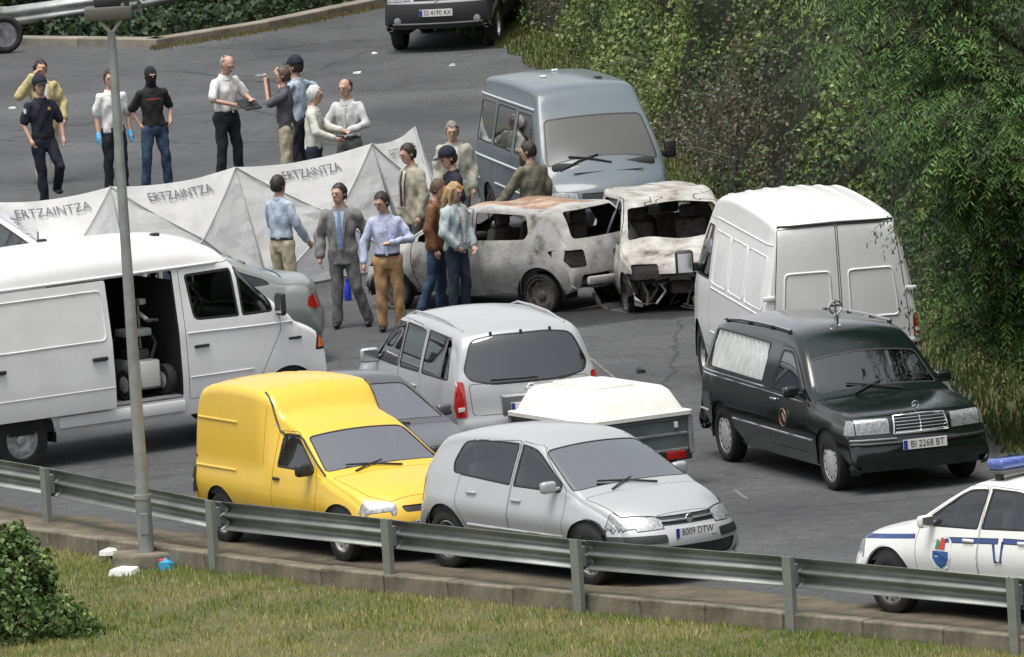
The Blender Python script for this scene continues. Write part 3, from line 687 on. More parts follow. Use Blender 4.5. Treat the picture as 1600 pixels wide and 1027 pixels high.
# ivy and bramble cover
n = 340000; ti = RNG.uniform(0, nb_-1.01, n); u = RNG.uniform(0, 1, n)**1.1
P = bank(ti, u); P2 = bank(np.minimum(ti+.4, nb_-1.01), u); P3 = bank(ti, np.minimum(u+.02, 1)); N = np.cross(P2-P, P3-P); N /= np.linalg.norm(N, axis=1)[:, None]+1e-9
o3 = np.stack([-ox_[ti.astype(int)], -oy_[ti.astype(int)], np.full(n, .5)], 1); N *= np.sign((N*o3).sum(1))[:, None]
sp_ = fbm(ti*.6, u*9, .55, 51); dens = fbm(ti*.6, u*9, 1.4, 55); keep = dens+RNG.normal(0, .10, n) > .22
P = P+N*RNG.uniform(-.10, .28, n)[:, None]
# plant kinds in patches: ivy, bright bramble, withered stalks
tq = ti/nb_; withered = fbm(ti*.6, u*9, .3, 61)+.28*np.exp(-((tq-.47)/.09)**2)-.15 > .60; bright = (sp_+.15*(tq < .42) > .56) & ~withered
col = np.where(withered[:, None], colmix(n, [(.12, .10, .07), (.20, .175, .14), (.08, .08, .045), (.09, .13, .045)], [3, 2, 3, 2]), np.where(bright[:, None], colmix(n, [(.14, .20, .045), (.20, .25, .07), (.09, .14, .035), (.32, .34, .17)], [4, 3, 3, 1]), colmix(n, [(.05, .09, .028), (.08, .125, .04), (.03, .055, .02), (.15, .18, .08)], [4, 3, 3, 1])))
sz = np.where(withered, .06, np.where(bright, .085, .075))
tag(tri_soup('undergrowth', leaves(P[keep], N[keep], sz[keep], None, .65), 4, LEAF, col[keep]), 'dense ivy and bramble covering the roadside bank', 'undergrowth', kind='stuff')
# bare stalks through it
bm = bmesh.new()
for q in range(90):
    t0 = random.uniform(0, nb_-2); u0 = random.uniform(.03, .8); p = Vector(bank(np.array([t0]), np.array([u0]))[0]); o = OUT[int(t0)]; dv = Vector((random.uniform(-.6, .6), random.uniform(-.6, .6), random.uniform(.2, .9)))-o*.4
    tube(bm, [p, p+dv*.4-o*.15, p+dv*.8-o*.3+Vector((0, 0, -.15))], [.010, .008, .004], 4, False)
tag(meshobj('dry_stalks', bm, mat('dry_stalk', (.13, .11, .085), .9)), 'thin dry bramble stalks poking out of the undergrowth', 'stalks', kind='stuff')
# ---- tree overhanging the van: trunk, limbs and drooping pinnate fronds
def tree(base, label, limbs, nf, seed, spread):
    rnd = random.Random(seed); t = thing('roadside_tree', label, 'tree', base); bm = bmesh.new(); B = mat('bark', (.075, .06, .045), .95, noise=.5, nscale=9, bump=.6, bscale=18)
    tube(bm, [(0, 0, -.3), (-.05, .1, 1.4), (-.15, .1, 2.8), (-.2, 0, 4.2), (-.1, 0, 5.8)], [.2, .17, .14, .11, .06], 12); meshobj('trunk', bm, B, t, smooth=60)
    F_ = []; Cc = []
    for L_ in limbs:
        pts = [Vector(p) for p in L_]; bm = bmesh.new(); sm = []
        for a, b in zip(pts, pts[1:]): sm += [a.lerp(b, i/5) for i in range(5)]
        sm.append(pts[-1]); tube(bm, sm, [.075*(1-i/len(sm))+.012 for i in range(len(sm))], 7); lo = meshobj('limb', bm, B, t, smooth=60); bm = bmesh.new()
        for q in range(nf):
            i = rnd.uniform(.2, 1)**.7*(len(sm)-1.01); p = sm[int(i)].lerp(sm[int(i)+1], i-int(i)); out = Vector((rnd.gauss(0, 1), rnd.gauss(0, 1), rnd.gauss(.15, .7))).normalized()*rnd.uniform(.15, spread); b0 = p+out
            if q % 3 == 0: tube(bm, [p, p.lerp(b0, .5)+Vector((0, 0, .06)), b0], [.010, .007, .004], 4, False)
            hx = Vector((out.x-.2+rnd.gauss(0, .25), out.y-.2+rnd.gauss(0, .25), rnd.gauss(0, .2))); hx = hx.normalized() if hx.length > .01 else Vector((1, 0, 0)); ln = rnd.uniform(.25, .5); droop = rnd.uniform(.3, 1.0)
            shade = rnd.uniform(.6, 1.35); tone = rnd.choice([(.05, .125, .02), (.075, .16, .025), (.022, .06, .011), (.125, .215, .036), (.035, .09, .015)]); nl = 8
            for s_ in range(nl):
                tt = (s_+.5)/nl; c = b0+hx*ln*tt+Vector((0, 0, -droop*ln*tt*tt)); dr_ = (hx+Vector((0, 0, -2*droop*tt))).normalized(); sv = dr_.cross(Vector((0, 0, 1))).normalized()
                for sg in (-1, 1):
                    if rnd.random() < .15: continue
                    e = c+Vector((rnd.gauss(0, .018), rnd.gauss(0, .018), rnd.gauss(0, .016)))+(sv*sg*.85+dr_*.5)*.085*(1.1-.45*tt)+Vector((0, 0, -.026-.015*rnd.random())); m_ = c.lerp(e, .5); wv = dr_*.014
                    F_ += [c, m_+wv, e, m_-wv]; j_ = rnd.uniform(.8, 1.2)*shade; Cc.append((tone[0]*j_, tone[1]*j_, tone[2]*j_))
        meshobj('twigs', bm, B, lo)
    cr = tri_soup('crown', np.array([tuple(v) for v in F_]), 4, LEAF, np.array(Cc), t); return t
tb_ = g(1640, 700); T0 = Vector((tb_.x+.5, tb_.y+1.2, .3))
def rel(px, py, dy=0.0): return at(px, py, T0.y+dy)-T0
st_ = (-.15, .1, 2.6)
limbs = [[st_, rel(1600, 300, -.3), rel(1520, 190, -.8), rel(1430, 190, -1.0)], [st_, rel(1590, 330, -.4), rel(1540, 290, -.9), rel(1490, 350, -1.1)], [(-.2, 0, 3.6), rel(1560, 120, -.2), rel(1450, 60, -.4), rel(1340, 90, -.5)], [(-.2, 0, 4.0), rel(1540, 40, .2), rel(1420, -40, .4), rel(1330, -10, .3)],
  [st_, rel(1620, 280, -.9), rel(1560, 260, -1.3), rel(1480, 180, -1.6)], [(-.2, 0, 3.4), rel(1600, 180, .5), rel(1530, 120, .9), rel(1430, 150, 1.0)], [(-.1, 0, 5.2), rel(1620, -40, 0), rel(1540, -90, 0), rel(1450, -120, 0)], [st_, rel(1610, 400, -.2), rel(1570, 420, -.6), rel(1525, 440, -.8)], [(-.2, 0, 3.2), rel(1680, 200, -.5), rel(1720, 120, -.9)], [st_, rel(1590, 470, .2), rel(1540, 520, .0)]]
tree(tuple(T0), 'green roadside tree with drooping feathery branches overhanging the white van', limbs, 400, 3, .8)
# ---- bush at the lower left
bb = g(25, 1010, -.45); bu = thing('bush', 'green leafy bush on the near verge below the lamp post', 'bush', (bb.x-.15, bb.y, -.45)); bu.scale = (.9, .9, .88)
bm = bmesh.new()
for q in range(14):
    a = random.uniform(0, 6.28); tube(bm, [(0, 0, -.1), (math.cos(a)*.25, math.sin(a)*.25, .5), (math.cos(a)*.55, math.sin(a)*.5, 1.0)], [.02, .015, .006], 5)
meshobj('stems', bm, mat('stem_brown', (.07, .055, .035), .9), bu)
n = 13000; cl = []
cents = [(.45, .1, .75, .25), (-.2, .2, 1.35, .22), (-.55, .1, .75, .55), (-.1, -.1, .8, .55), (.3, .1, .95, .40), (.22, .2, 1.22, .26), (-.7, -.2, .35, .6), (.2, -.25, .35, .6), (.65, -.1, .25, .45), (-.3, 0, 1.0, .4), (-.95, .1, .7, .5), (1.0, -.3, .05, .35)]
P = []
for x, y, z, r_ in cents:
    k_ = n//len(cents); v_ = RNG.normal(0, 1, (k_, 3)); v_ /= np.linalg.norm(v_, axis=1)[:, None]; P.append(np.array([x, y, z])+v_*r_*(RNG.uniform(.35, 1, (k_, 1))**.6)*(1+.2*np.sin(v_*7).sum(1)[:, None]*.5))
P = np.concatenate(P); N = P-np.array([0, 0, .4]); N /= np.linalg.norm(N, axis=1)[:, None]; n = len(P)
tri_soup('crown', leaves(P, N, .085, None, .9), 4, LEAF, colmix(n, [(.08, .15, .04), (.12, .20, .055), (.20, .28, .085), (.04, .075, .022)], [4, 4, 3, 2]), bu)
# ---- folding screen
SCR = mat('screen_fabric', (.9, .9, .89), .75, noise=.05, nscale=2, bump=.5, bscale=5); SCRP = mat('screen_pole', (.42, .42, .42), .5)
_nt = SCR.node_tree; _t = _nt.nodes.new('ShaderNodeBsdfTranslucent'); _t.inputs[0].default_value = (.9, .9, .89, 1); _m = _nt.nodes.new('ShaderNodeMixShader'); _m.inputs[0].default_value = .4
_nt.links.new(_nt.nodes['Principled BSDF'].outputs[0], _m.inputs[1]); _nt.links.new(_t.outputs[0], _m.inputs[2]); _nt.links.new(_m.outputs[0], _nt.nodes['Material Output'].inputs[0])
scr = thing('privacy_screen', 'long white fabric screen with zigzag panels and printed lettering', 'screen', tuple(g(380, 455)))
o0 = Vector(scr.location); FT = [(-215, 540), (-12, 512), (185, 487), (380, 455), (592, 416), (660, 388)]; ft = [g(*p)-o0 for p in FT]; HS = 1.62
def panelpt(a, b, u, v_, extra=0.0):
    d = b-a; n = Vector((d.y, -d.x, 0)).normalized(); pk = max(0, 1-max(abs(2*u-1), abs(2*v_-1))); sag = .075*4*u*(1-u)*max(0, v_-.5)*2
    return a+d*u+n*(.26*pk+extra+.5*(1-v_))+Vector((0, 0, .03+(HS-.03)*v_-sag))
for a, b in zip(ft, ft[1:]):
    n_ = 16; vs = [panelpt(a, b, i/n_, j/n_, .035*(float(vnoise(i+a.x*3, j, .45, 7))-.5)+.02*(float(vnoise(i, j+a.x*5, .9, 9))-.5)) for i in range(n_+1) for j in range(n_+1)]; fs = []
    for i in range(n_):
        for j in range(n_):
            q = [i*(n_+1)+j, (i+1)*(n_+1)+j, (i+1)*(n_+1)+j+1, i*(n_+1)+j+1]
            fs += [(q[0], q[1], q[2]), (q[0], q[2], q[3])] if (i < n_/2) == (j < n_/2) else [(q[0], q[1], q[3]), (q[1], q[2], q[3])]
    pn = pydata('panel', vs, fs, SCR, scr)
    for (u0, v0) in ((0, 1), (1, 1), (0, 0), (1, 0)):
        bm = bmesh.new(); tube(bm, [panelpt(a, b, u0+(.5-u0)*t_, v0+(.5-v0)*t_, .008) for t_ in np.linspace(0, 1, 7)], .010, 5); meshobj('pole', bm, SCRP, pn, smooth=60)
    bm = bmesh.new(); tube(bm, [panelpt(a, b, 0, 0), panelpt(a, b, 0, 1.0)], .010, 6); meshobj('edge_post', bm, SCRP, pn)
    bm = text_bm('ERTZAINTZA', .165); W_ = (b-a).length
    bmesh.ops.triangulate(bm, faces=bm.faces)
    for v_ in bm.verts:
        u = .5+v_.co.x/W_*1.12; vv = .90+v_.co.y/HS; v_.co = panelpt(a, b, min(.995, max(.005, u)), vv, .03)
    meshobj('lettering', bm, mat('screen_ink', (.13, .13, .15), .7), pn)
# ---- bits and pieces
def litter(name, label, cat, px, pts, m, z=0.0, h=.03):
    p = g(*px, z); bm = bmesh.new(); top = [bm.verts.new((x, y, h+random.uniform(-.01, .02))) for x, y in pts]; bot = [bm.verts.new((x*1.1, y*1.1, 0)) for x, y in pts]; n = len(pts)
    c = bm.verts.new((0, 0, h*1.6))
    for i in range(n): bm.faces.new((bot[i], bot[(i+1) % n], top[(i+1) % n], top[i])); bm.faces.new((top[i], top[(i+1) % n], c))
    o = tag(meshobj(name, bm, m), label, cat); o.location = (p.x, p.y, z-.005); o.rotation_euler = (0, 0, random.uniform(0, 6)); return o
def shard(r_, n=7): return [(math.cos(6.283*i/n)*r_*random.uniform(.6, 1.2), math.sin(6.283*i/n)*r_*random.uniform(.5, 1.1)) for i in range(n)]
PAPER = mat('litter_white', (.75, .75, .73), .7); PLB = mat('litter_blue', (.05, .35, .6), .5)
litter('plastic_bag', 'crumpled white plastic sheet lying in the near grass', 'litter', (192, 897), shard(.17), PAPER, -.2, .06); litter('plastic_bag', 'crumpled white bag by the lamp post footing', 'litter', (170, 866), shard(.14), PAPER, -.1, .05)
o = litter('snack_bag', 'blue and red snack bag lying in the near grass', 'litter', (259, 893), shard(.12), PLB, -.2, .10); meshobj('printed_patch', bx((0, -.03, .12), (.10, .06, .05), .01), mat('litter_red', (.6, .06, .04), .5), o)
litter('paper_scrap', 'small white paper scrap in the middle of the near grass', 'litter', (226, 930), shard(.07), PAPER, -.3, .03); litter('paper_scrap', 'white paper scrap in the grass below the last rail post', 'litter', (1288, 1002), shard(.07), PAPER, -.2, .04)
litter('metal_scrap', 'dark bent metal scrap beside the near kerb', 'scrap', (440, 898), shard(.14), BLACKP, -.17, .05); litter('rubber_scrap', 'small black piece of debris on the bare asphalt behind the trailer', 'debris', (1001, 583), shard(.06), BLACKP, 0, .05)
for k_, (px, sz_, lb) in enumerate((((585, 84), .09, 'white paper scrap on the road near the far off-roader'), ((558, 115), .10, 'flat white card on the road behind the people'), ((706, 103), .09, 'pale scrap on the road beside the grass wedge'), ((252, 67), .10, 'white scrap on the far kerb'), ((20, 170), .09, 'white scrap on the road beside the khaki jacket'))): litter('paper_scrap', lb, 'litter', px, shard(sz_*.6), PAPER, 0, .02)
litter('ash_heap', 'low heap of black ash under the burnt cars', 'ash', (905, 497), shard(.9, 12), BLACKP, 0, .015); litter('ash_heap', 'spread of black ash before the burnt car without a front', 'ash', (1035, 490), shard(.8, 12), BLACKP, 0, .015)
bo = thing('plastic_bottle', 'bright blue plastic bottle standing beyond the grey suit', 'bottle', tuple(g(544, 470))); PB = mat('bottle_blue', (.02, .05, .5), .3, 0, .5)
bm = bmesh.new(); lathe(bm, [(.001, 0), (.045, 0), (.05, .03), (.05, .16), (.03, .22), (.024, .25)], 16, 'z'); meshobj('bottle_body', bm, PB, bo, smooth=50); bm = bmesh.new(); lathe(bm, [(.028, .25), (.028, .29), (.001, .29)], 12, 'z'); meshobj('cap', bm, PB, bo, smooth=50)
# faint worn paint lines on the asphalt
LINE = mat('worn_line', (.20, .20, .195), .85, col2=(.12, .12, .117), nscale=4, c2pos=(.45, .6))
def mark(label, pts, w):
    P = [g(*p, .004) for p in pts]; vs = []
    for i, p in enumerate(P): n = side(P, i); vs += [p-n*w/2, p+n*w/2]
    tag(pydata('road_marking', vs, [(2*i, 2*i+2, 2*i+3, 2*i+1) for i in range(len(P)-1)], LINE), kind='structure')
mark('', [(905, 545), (960, 590), (1010, 625)], .035); mark('', [(1148, 766), (1168, 780)], .04)
# ---- motorcycle whose front wheel just enters the frame
mc = thing('motorcycle', 'dark motorcycle standing at the frame edge before the far guard rail, wheel in view', 'motorcycle', tuple(g(-45, 88)), R(12))
def wheel_m(x):
    bm = bmesh.new(); n = 26; tube(bm, [(x+.25*math.cos(2*math.pi*i/n), 0, .30+.25*math.sin(2*math.pi*i/n)) for i in range(n+1)], .055, 8, False); w_ = meshobj('wheel', bm, RUBBER, mc, smooth=60)
    bm = bmesh.new(); lathe(bm, [(.20, -.02), (.19, .02), (.06, .02), (.05, .05), (.001, .05)], 20, 'y', (x, 0, .30)); lathe(bm, [(.06, -.02), (.05, -.05), (.001, -.05)], 16, 'y', (x, 0, .30)); meshobj('rim', bm, ALLOY, w_, smooth=40)
wheel_m(.55); wheel_m(-.85)
for y in (-.09, .09): bm = bmesh.new(); tube(bm, [(.55, y, .30), (.25, y, .95)], .025, 8); meshobj('fork_leg', bm, ALLOY, mc, smooth=50)
meshobj('fuel_tank', bx((-.05, 0, .82), (.5, .28, .24), .1, None, 3), mat('tank_dark', (.03, .03, .04), .3, 0, .6), mc, smooth=60); meshobj('engine', bx((-.15, 0, .45), (.5, .32, .35), .06), STEEL, mc, smooth=40); meshobj('saddle', bx((-.6, 0, .84), (.65, .26, .12), .05), BLACKP, mc, smooth=50)
bm = bmesh.new(); tube(bm, [(.2, -.33, 1.02), (.24, 0, 1.0), (.2, .33, 1.02)], .016, 8); meshobj('handlebar', bm, BLACKP, mc, smooth=50)
bm = bmesh.new(); lathe(bm, [(.001, -.02), (.06, -.02), (.085, .03), (.08, .06), (.001, .065)], 16, 'x', (.32, 0, .9)); meshobj('headlamp', bm, LENS, mc, smooth=50)
SILVER = paint('silver_paint', (.45, .46, .475), .2, .3)
# ---- silver five-door hatchback by the guard rail
S = dict(ax=(1.304, -1.304), wr=.315, wid=[(-2.05, .80), (-1.5, .85), (0, .865), (1.5, .85), (2.2, .80)], belt=[(-2, 1.02), (-1, .99), (1, .93), (2.2, .8)], bot=[(-2.1, .3), (-1.9, .24), (1.9, .2), (2.2, .25)],
  top=[(-1.97, .27), (-2.03, .36), (-2.03, .60), (-1.95, .78), (-1.93, .98), (-1.62, 1.40), (-1.3, 1.475), (-.6, 1.51), (0, 1.49), (.28, 1.43), (1.12, .98), (1.25, .945), (1.7, .86), (1.95, .76), (2.09, .62), (2.17, .5), (2.16, .36), (2.1, .24)],
  bowf=.42, rampf=1.1, bowr=.22, rampr=.9, tumble=.36, er=.10, crown=.03, tc=.64, sh=.085, tuck=.15, hoodroll=.09)
v = Vehicle('silver_hatchback', 'silver five-door hatchback parked tight against the guard rail', 'car', (702, 888), -54.9, SILVER, S, ref=(-1.304, -.80, 0))
W = dict(ring=.018, ringm=BLACKP, off=-.004)
v.cut('windscreen', rpoly([(.33, -.60), (1.06, -.76), (1.06, .76), (.33, .60)], .09), 'z', GLW, **W)
v.cut('rear_window', rpoly([(-.56, 1.04), (.56, 1.04), (.50, 1.38), (-.50, 1.38)], .07), 'xr', GLD, **W)
v.both('side_window', rpoly([(-.05, .975), (-.05, 1.40), (.22, 1.37), (.80, 1.04), (.80, .96)], [.02, .02, .15, .1, .04]), GL, **W)
v.both('side_window', rpoly([(-.12, .98), (-1.18, 1.04), (-1.22, 1.15), (-1.12, 1.37), (-.8, 1.41), (-.12, 1.405)], [.02, .05, .05, .08, .1, .02]), GL, **W)
v.liner()
v.arches(.385)
D = dict(ring=.007, ringm=RUBBER, ringoff=-.006)
dr = v.both('rear_door', rpoly([(-.09, .36), (-.82, .36), (-1.1, .8), (-1.05, 1.0), (-1.0, 1.395), (-.09, 1.44)], .04), v.paint, **D)
df = v.both('front_door', rpoly([(-.08, .36), (-.08, 1.44), (.26, 1.40), (.9, .99), (.93, .8), (.86, .36)], .04), v.paint, **D)
v.cut('bonnet', rpoly([(1.2, -.74), (1.2, .74), (1.72, .66), (1.93, .34), (1.95, 0), (1.93, -.34), (1.72, -.66)], .05), 'z', v.paint, **D)
for sg in (-1, 1):
    v.cut('headlight', rpoly([(1.56, sg*.82), (1.62, sg*.66), (1.97, sg*.31), (2.08, sg*.34), (1.93, sg*.73), (1.74, sg*.85)], .03), 'z', LENS, ring=.012, ringm=BLACKP, off=.003, lim=lambda c: c.z > .6)
    v.cut('tail_light', rpoly([(-1.98, .62), (-1.72, .72), (-1.72, .96), (-1.95, 1.0)], .03), 'yl' if sg > 0 else 'yr', REDL, off=.004)
v.cut('grille', rpoly([(-.44, .63), (.44, .63), (.40, .725), (-.40, .725)], .02), 'xf', BLACKP, off=-.012)
v.cut('lower_grille', rpoly([(-.55, .27), (.55, .27), (.62, .42), (-.62, .42)], .04), 'xf', BLACKP, off=-.012)
for sg in (-1, 1): v.cut('bumper_insert', rpoly([(sg*.34, .46), (sg*.80, .46), (sg*.80, .545), (sg*.34, .545)], .02), 'xf', BLACKP, off=.012, rim=.02, lim=lambda c: c.x > 1.6)
v.body()
v.under(); v.wheels('alloy', 5)
v.line('grille_bar', [v.onx(y, .678, 1, .012) for y in np.linspace(-.34, .34, 9)], .012, CHROME)
bmb = bmesh.new(); lathe(bmb, [(.05, 0), (.045, .012), (.001, .014)], 12, 'x', v.onx(0, .68, 1, .01)); meshobj('badge', bmb, CHROME, v.root, smooth=50)
v.seats([(.1, (-.36, .36)), (-.75, (-.38, 0, .38))]); v.dash(.95, .95); v.mirrors(.72, 1.02, v.paint)
v.handle(-.78, .86, v.paint, parent=dr); v.handle(.05, .83, v.paint, parent=df)
p = v.onx(0, .56, 1, .012); v.plate(p.x, .55, '8009 DTW', 1)
v.wipers([(1.16, .25), (1.17, -.35)], [(1.0, -.42), (1.03, -.0)])
v.strip('side_moulding', [(-.85, .52), (.9, .5)], .016, v.paint)
def emboss(v, x0, x1, z0, z1, ax, m, r=.014, sides=(-1, 1), name='pressed_panel'):
    """raised rounded-rectangle swage on a side ('y') or on the back ('x')"""
    q = rpoly([(x0, z0), (x1, z0), (x1, z1), (x0, z1)], .06); q = q+[q[0]]; P = []
    for a, b in zip(q, q[1:]):
        n = max(1, int((b-a).length/.15)); P += [a.lerp(b, i/n) for i in range(n)]
    for sg in sides:
        pts = [v.on(p.x, p.y, sg, -.004) if ax == 'y' else v.onx(p.x, p.y, sg, -.004) for p in P]; pts.append(pts[0])
        bm = bmesh.new(); tube(bm, pts, r, 6, False); meshobj(name, bm, m, v.root, smooth=60)
def saloon(name, label, px, ref, hd, pm, win=GL, rims=('alloy', 5), police=False, cat='car', wscr=GLW, plate=None, skirt=None):
    S = dict(ax=(1.32, -1.30), wr=.315, wid=[(-2.3, .80), (-1.5, .87), (0, .885), (1.5, .865), (2.3, .80)], belt=[(-2.2, .99), (-1, .98), (1, .92), (2.2, .8)], bot=[(-2.3, .32), (-2, .24), (1.9, .2), (2.3, .25)],
      top=[(-2.2, .3), (-2.27, .4), (-2.27, .62), (-2.2, .8), (-2.16, 1.0), (-2.05, 1.06), (-1.72, 1.09), (-1.05, 1.39), (-.7, 1.45), (-.1, 1.47), (.22, 1.42), (1.0, .98), (1.12, .95), (1.8, .86), (2.05, .78), (2.16, .62), (2.2, .5), (2.2, .36), (2.14, .24)],
      bowf=.38, rampf=1.1, bowr=.24, rampr=.9, tumble=.36, er=.10, crown=.03, tc=.66, sh=.07, tuck=.12, hoodroll=.08)
    v = Vehicle(name, label, cat, px, hd, pm, S, ref=ref)
    W = dict(ring=.018, ringm=BLACKP, off=-.004); D = dict(ring=.007, ringm=RUBBER, ringoff=-.006)
    v.cut('windscreen', rpoly([(.27, -.58), (.95, -.74), (.95, .74), (.27, .58)], .08), 'z', wscr, **W)
    v.cut('rear_window', rpoly([(-1.14, -.55), (-1.68, -.66), (-1.68, .66), (-1.14, .55)], .08), 'z', GLD, **W)
    v.both('side_window', rpoly([(-.08, .97), (-.12, 1.36), (.18, 1.345), (.72, 1.03), (.74, .96)], [.02, .02, .12, .08, .04]), win, **W)
    v.both('side_window', rpoly([(-.14, .975), (-.98, 1.0), (-.98, 1.25), (-.66, 1.36), (-.18, 1.37)], [.02, .05, .05, .12, .02]), win, **W)
    v.both('side_window', rpoly([(-1.03, 1.005), (-1.5, 1.03), (-1.42, 1.1), (-1.05, 1.24)], [.03, .05, .05, .03]), win, **W)
    v.liner(); v.arches(.385)
    if police:
        BL = mat('police_blue', (.02, .05, .2), .35, 0, .6)
        for a, b in (((-.42, .845), (.42, .81)), ((.87, .82), (2.0, .74)), ((-2.1, .875), (-.5, .85))):
            v.both('blue_stripe', [(a[0], a[1]), (b[0], b[1]), (b[0], b[1]+.048), (a[0], a[1]+.048)], BL, off=.002)
        for sg in (-1, 1):
            bm = bmesh.new()
            for z0, z1, x in ((.85, .66, -.44), ):
                tube(bm, [v.on(-.36, .84, sg, .004), v.on(-.41, .66, sg, .004), v.on(-.49, .66, sg, .004), v.on(-.50, .87, sg, .004)], .016, 6)
            meshobj('stripe_notch', bm, BL, v.root, smooth=60)
    dr = v.both('rear_door', rpoly([(-.13, .36), (-.85, .36), (-1.08, .8), (-1.02, 1.0), (-1.0, 1.30), (-.68, 1.385), (-.13, 1.40)], .04), v.paint, **D)
    df = v.both('front_door', rpoly([(-.12, .36), (-.12, 1.40), (.22, 1.38), (.80, 1.0), (.86, .8), (.82, .36)], .04), v.paint, **D)
    v.cut('bonnet', rpoly([(1.05, -.74), (1.05, .74), (1.7, .68), (1.95, .5), (1.98, 0), (1.95, -.5), (1.7, -.68)], .05), 'z', v.paint, **D)
    for sg in (-1, 1):
        v.cut('headlight', rpoly([(1.72, sg*.82), (1.78, sg*.70), (2.0, sg*.42), (2.07, sg*.45), (1.95, sg*.74), (1.8, sg*.83)], .03), 'z', LENS, ring=.006, ringm=BLACKP, off=.003, lim=lambda c: c.z > .6)
        v.cut('tail_light', rpoly([(-2.25, .68), (-1.93, .72), (-1.96, .84), (-2.22, .88)], .03), 'yl' if sg > 0 else 'yr', REDL, off=.004, lim=lambda c: abs(c.y) > .66)
        v.cut('tail_light', rpoly([(sg*.58, .70), (sg*.84, .68), (sg*.84, .86), (sg*.58, .86)], .03), 'xr', REDL, off=.004, lim=lambda c: c.x < -2.0)
    v.cut('grille', rpoly([(-.38, .60), (.38, .60), (.34, .70), (-.34, .70)], .02), 'xf', BLACKP, off=-.012)
    v.cut('lower_grille', rpoly([(-.55, .27), (.55, .27), (.6, .4), (-.6, .4)], .04), 'xf', BLACKP, off=-.012)
    v.body(); v.under(); v.wheels(*rims)
    v.seats([(.05, (-.37, .37)), (-.85, (-.38, .38))]); v.dash(.86, .95); v.mirrors(.62, 1.02, v.paint)
    v.handle(-.82, .87, v.paint, parent=dr); v.handle(.02, .85, v.paint, parent=df)
    v.wipers([(1.05, .25), (1.05, -.35)], [(.92, -.42), (.93, .0)])
    v.strip('side_moulding', [(-.9, .5), (.9, .48)], .016, skirt or v.paint)
    if plate: v.plate(v.onx(0, .5, 1, .012).x, .5, plate, 1)
    return v
# ---- dark grey saloon wedged between the yellow van and the estate
DGREY = paint('dark_grey_paint', (.115, .118, .13), .4, .34)
saloon('dark_grey_saloon', 'dark grey saloon standing between the yellow van and the silver off-roader', (697, 655), (.97, .74, .96), -63, DGREY)
# ---- grey-green saloon, only its tail shows past the white van's bonnet
GGREEN = paint('grey_green_paint', (.30, .325, .315), .45, .34)
saloon('grey_green_saloon', 'grey-green car whose tail with red light shows beyond the open white van', (503, 467), (-2.12, .80, .80), 194, GGREEN)
# ---- white car behind the screen end of the van
WHITE = paint('white_paint', (.80, .80, .79), 0, .4, .10)
# ---- police car
v = saloon('police_car', 'white police saloon with blue stripe, crest and roof light bar', (1384, 914), (1.32, .88, .315), 129, paint('police_white', (.80, .80, .78), 0, .36, .06), police=True, cat='police car', rims=('cap', 5))
lb = bmesh.new(); box(lb, (-.12, 0, 1.53), (.26, 1.12, .045), .02); meshobj('light_bar_base', lb, GREYP, v.root, smooth=40)
BLUEL = mat('blue_lens', (.10, .15, .46), .12, 0, 1.0, noise=.3, nscale=14)
for sg in (-1, 1): meshobj('beacon', bx((-.12, sg*.36, 1.605), (.25, .42, .11), .04, None, 3), BLUEL, v.root, smooth=40)
meshobj('siren', bx((-.12, 0, 1.59), (.24, .26, .08), .02), mat('siren_grey', (.5, .5, .52), .4), v.root, smooth=40)
for sg in (-1, 1): meshobj('light_bar_foot', bx((-.12, sg*.5, 1.475), (.08, .06, .09), .01), BLACKP, v.root)
for sg in (1, -1):     # crest on the front doors: white shield with a blue lower field and a red-green flash
    def decal(nm, pts, m, d):
        vs = [v.on(x, z, sg, d) for x, z in pts]; pydata(nm, vs, [list(range(len(vs)))], m, v.root)
    cx, cz = .44, .72
    K = lambda P: [(cx+a*sg*-1*-1, cz+b) for a, b in P]
    decal('crest', K([(-.16, .10), (-.1, .16), (.1, .16), (.16, .10), (.16, -.06), (.10, -.17), (0, -.22), (-.10, -.17), (-.16, -.06)]), WHITE, .006)
    decal('crest_field', K([(-.12, .0), (.12, .0), (.12, -.07), (.07, -.14), (0, -.18), (-.07, -.14), (-.12, -.07)]), mat('crest_blue', (.03, .1, .3), .4), .009)
    decal('crest_flash', K([(-.06, .02), (.04, .02), (-.0, .14), (-.06, .12)]), mat('crest_red', (.5, .05, .03), .4), .010)
    decal('crest_flash', K([(.045, .02), (.09, .02), (.07, .12), (.02, .1)]), mat('crest_green', (.03, .25, .12), .4), .010)
# ---- yellow box van
YEL = paint('yellow_paint', (.79, .51, .045), 0, .36, .12)
S = dict(ax=(1.35, -1.35), wr=.29, wid=[(-2, .82), (-.4, .845), (.2, .835), (1.5, .82), (2.15, .77)], belt=[(-2, .95), (1, .92), (2.2, .78)], bot=[(-2.1, .36), (-1.7, .3), (1.9, .22), (2.2, .26)],
  top=[(-1.93, .36), (-1.97, .5), (-1.975, 1.45), (-1.95, 1.68), (-1.84, 1.79), (-1.3, 1.84), (-.6, 1.83), (-.36, 1.79), (-.22, 1.66), (-.14, 1.545), (-.02, 1.505), (.36, 1.40), (1.06, .97), (1.2, .93), (1.78, .81), (2.0, .70), (2.1, .56), (2.12, .42), (2.06, .25)],
  bowf=.34, rampf=1.0, bowr=.10, rampr=.5, tumble=[(-.4, .05), (-.05, .30)], er=[(-.45, .11), (-.1, .08)], crown=.035, tc=.6, sh=.05, hoodroll=.08, chk=1)
v = Vehicle('yellow_van', 'bright yellow small box van with raised cargo box', 'van', (333, 757), -60, YEL, S, ref=(-1.35, -.84, .655)); v.root.scale = (.975, .975, .975)
W = dict(ring=.02, ringm=BLACKP, off=-.004); D = dict(ring=.007, ringm=RUBBER, ringoff=-.006)
v.cut('windscreen', rpoly([(.41, -.60), (1.02, -.73), (1.02, .73), (.41, .60)], .07), 'z', GLW, **W)
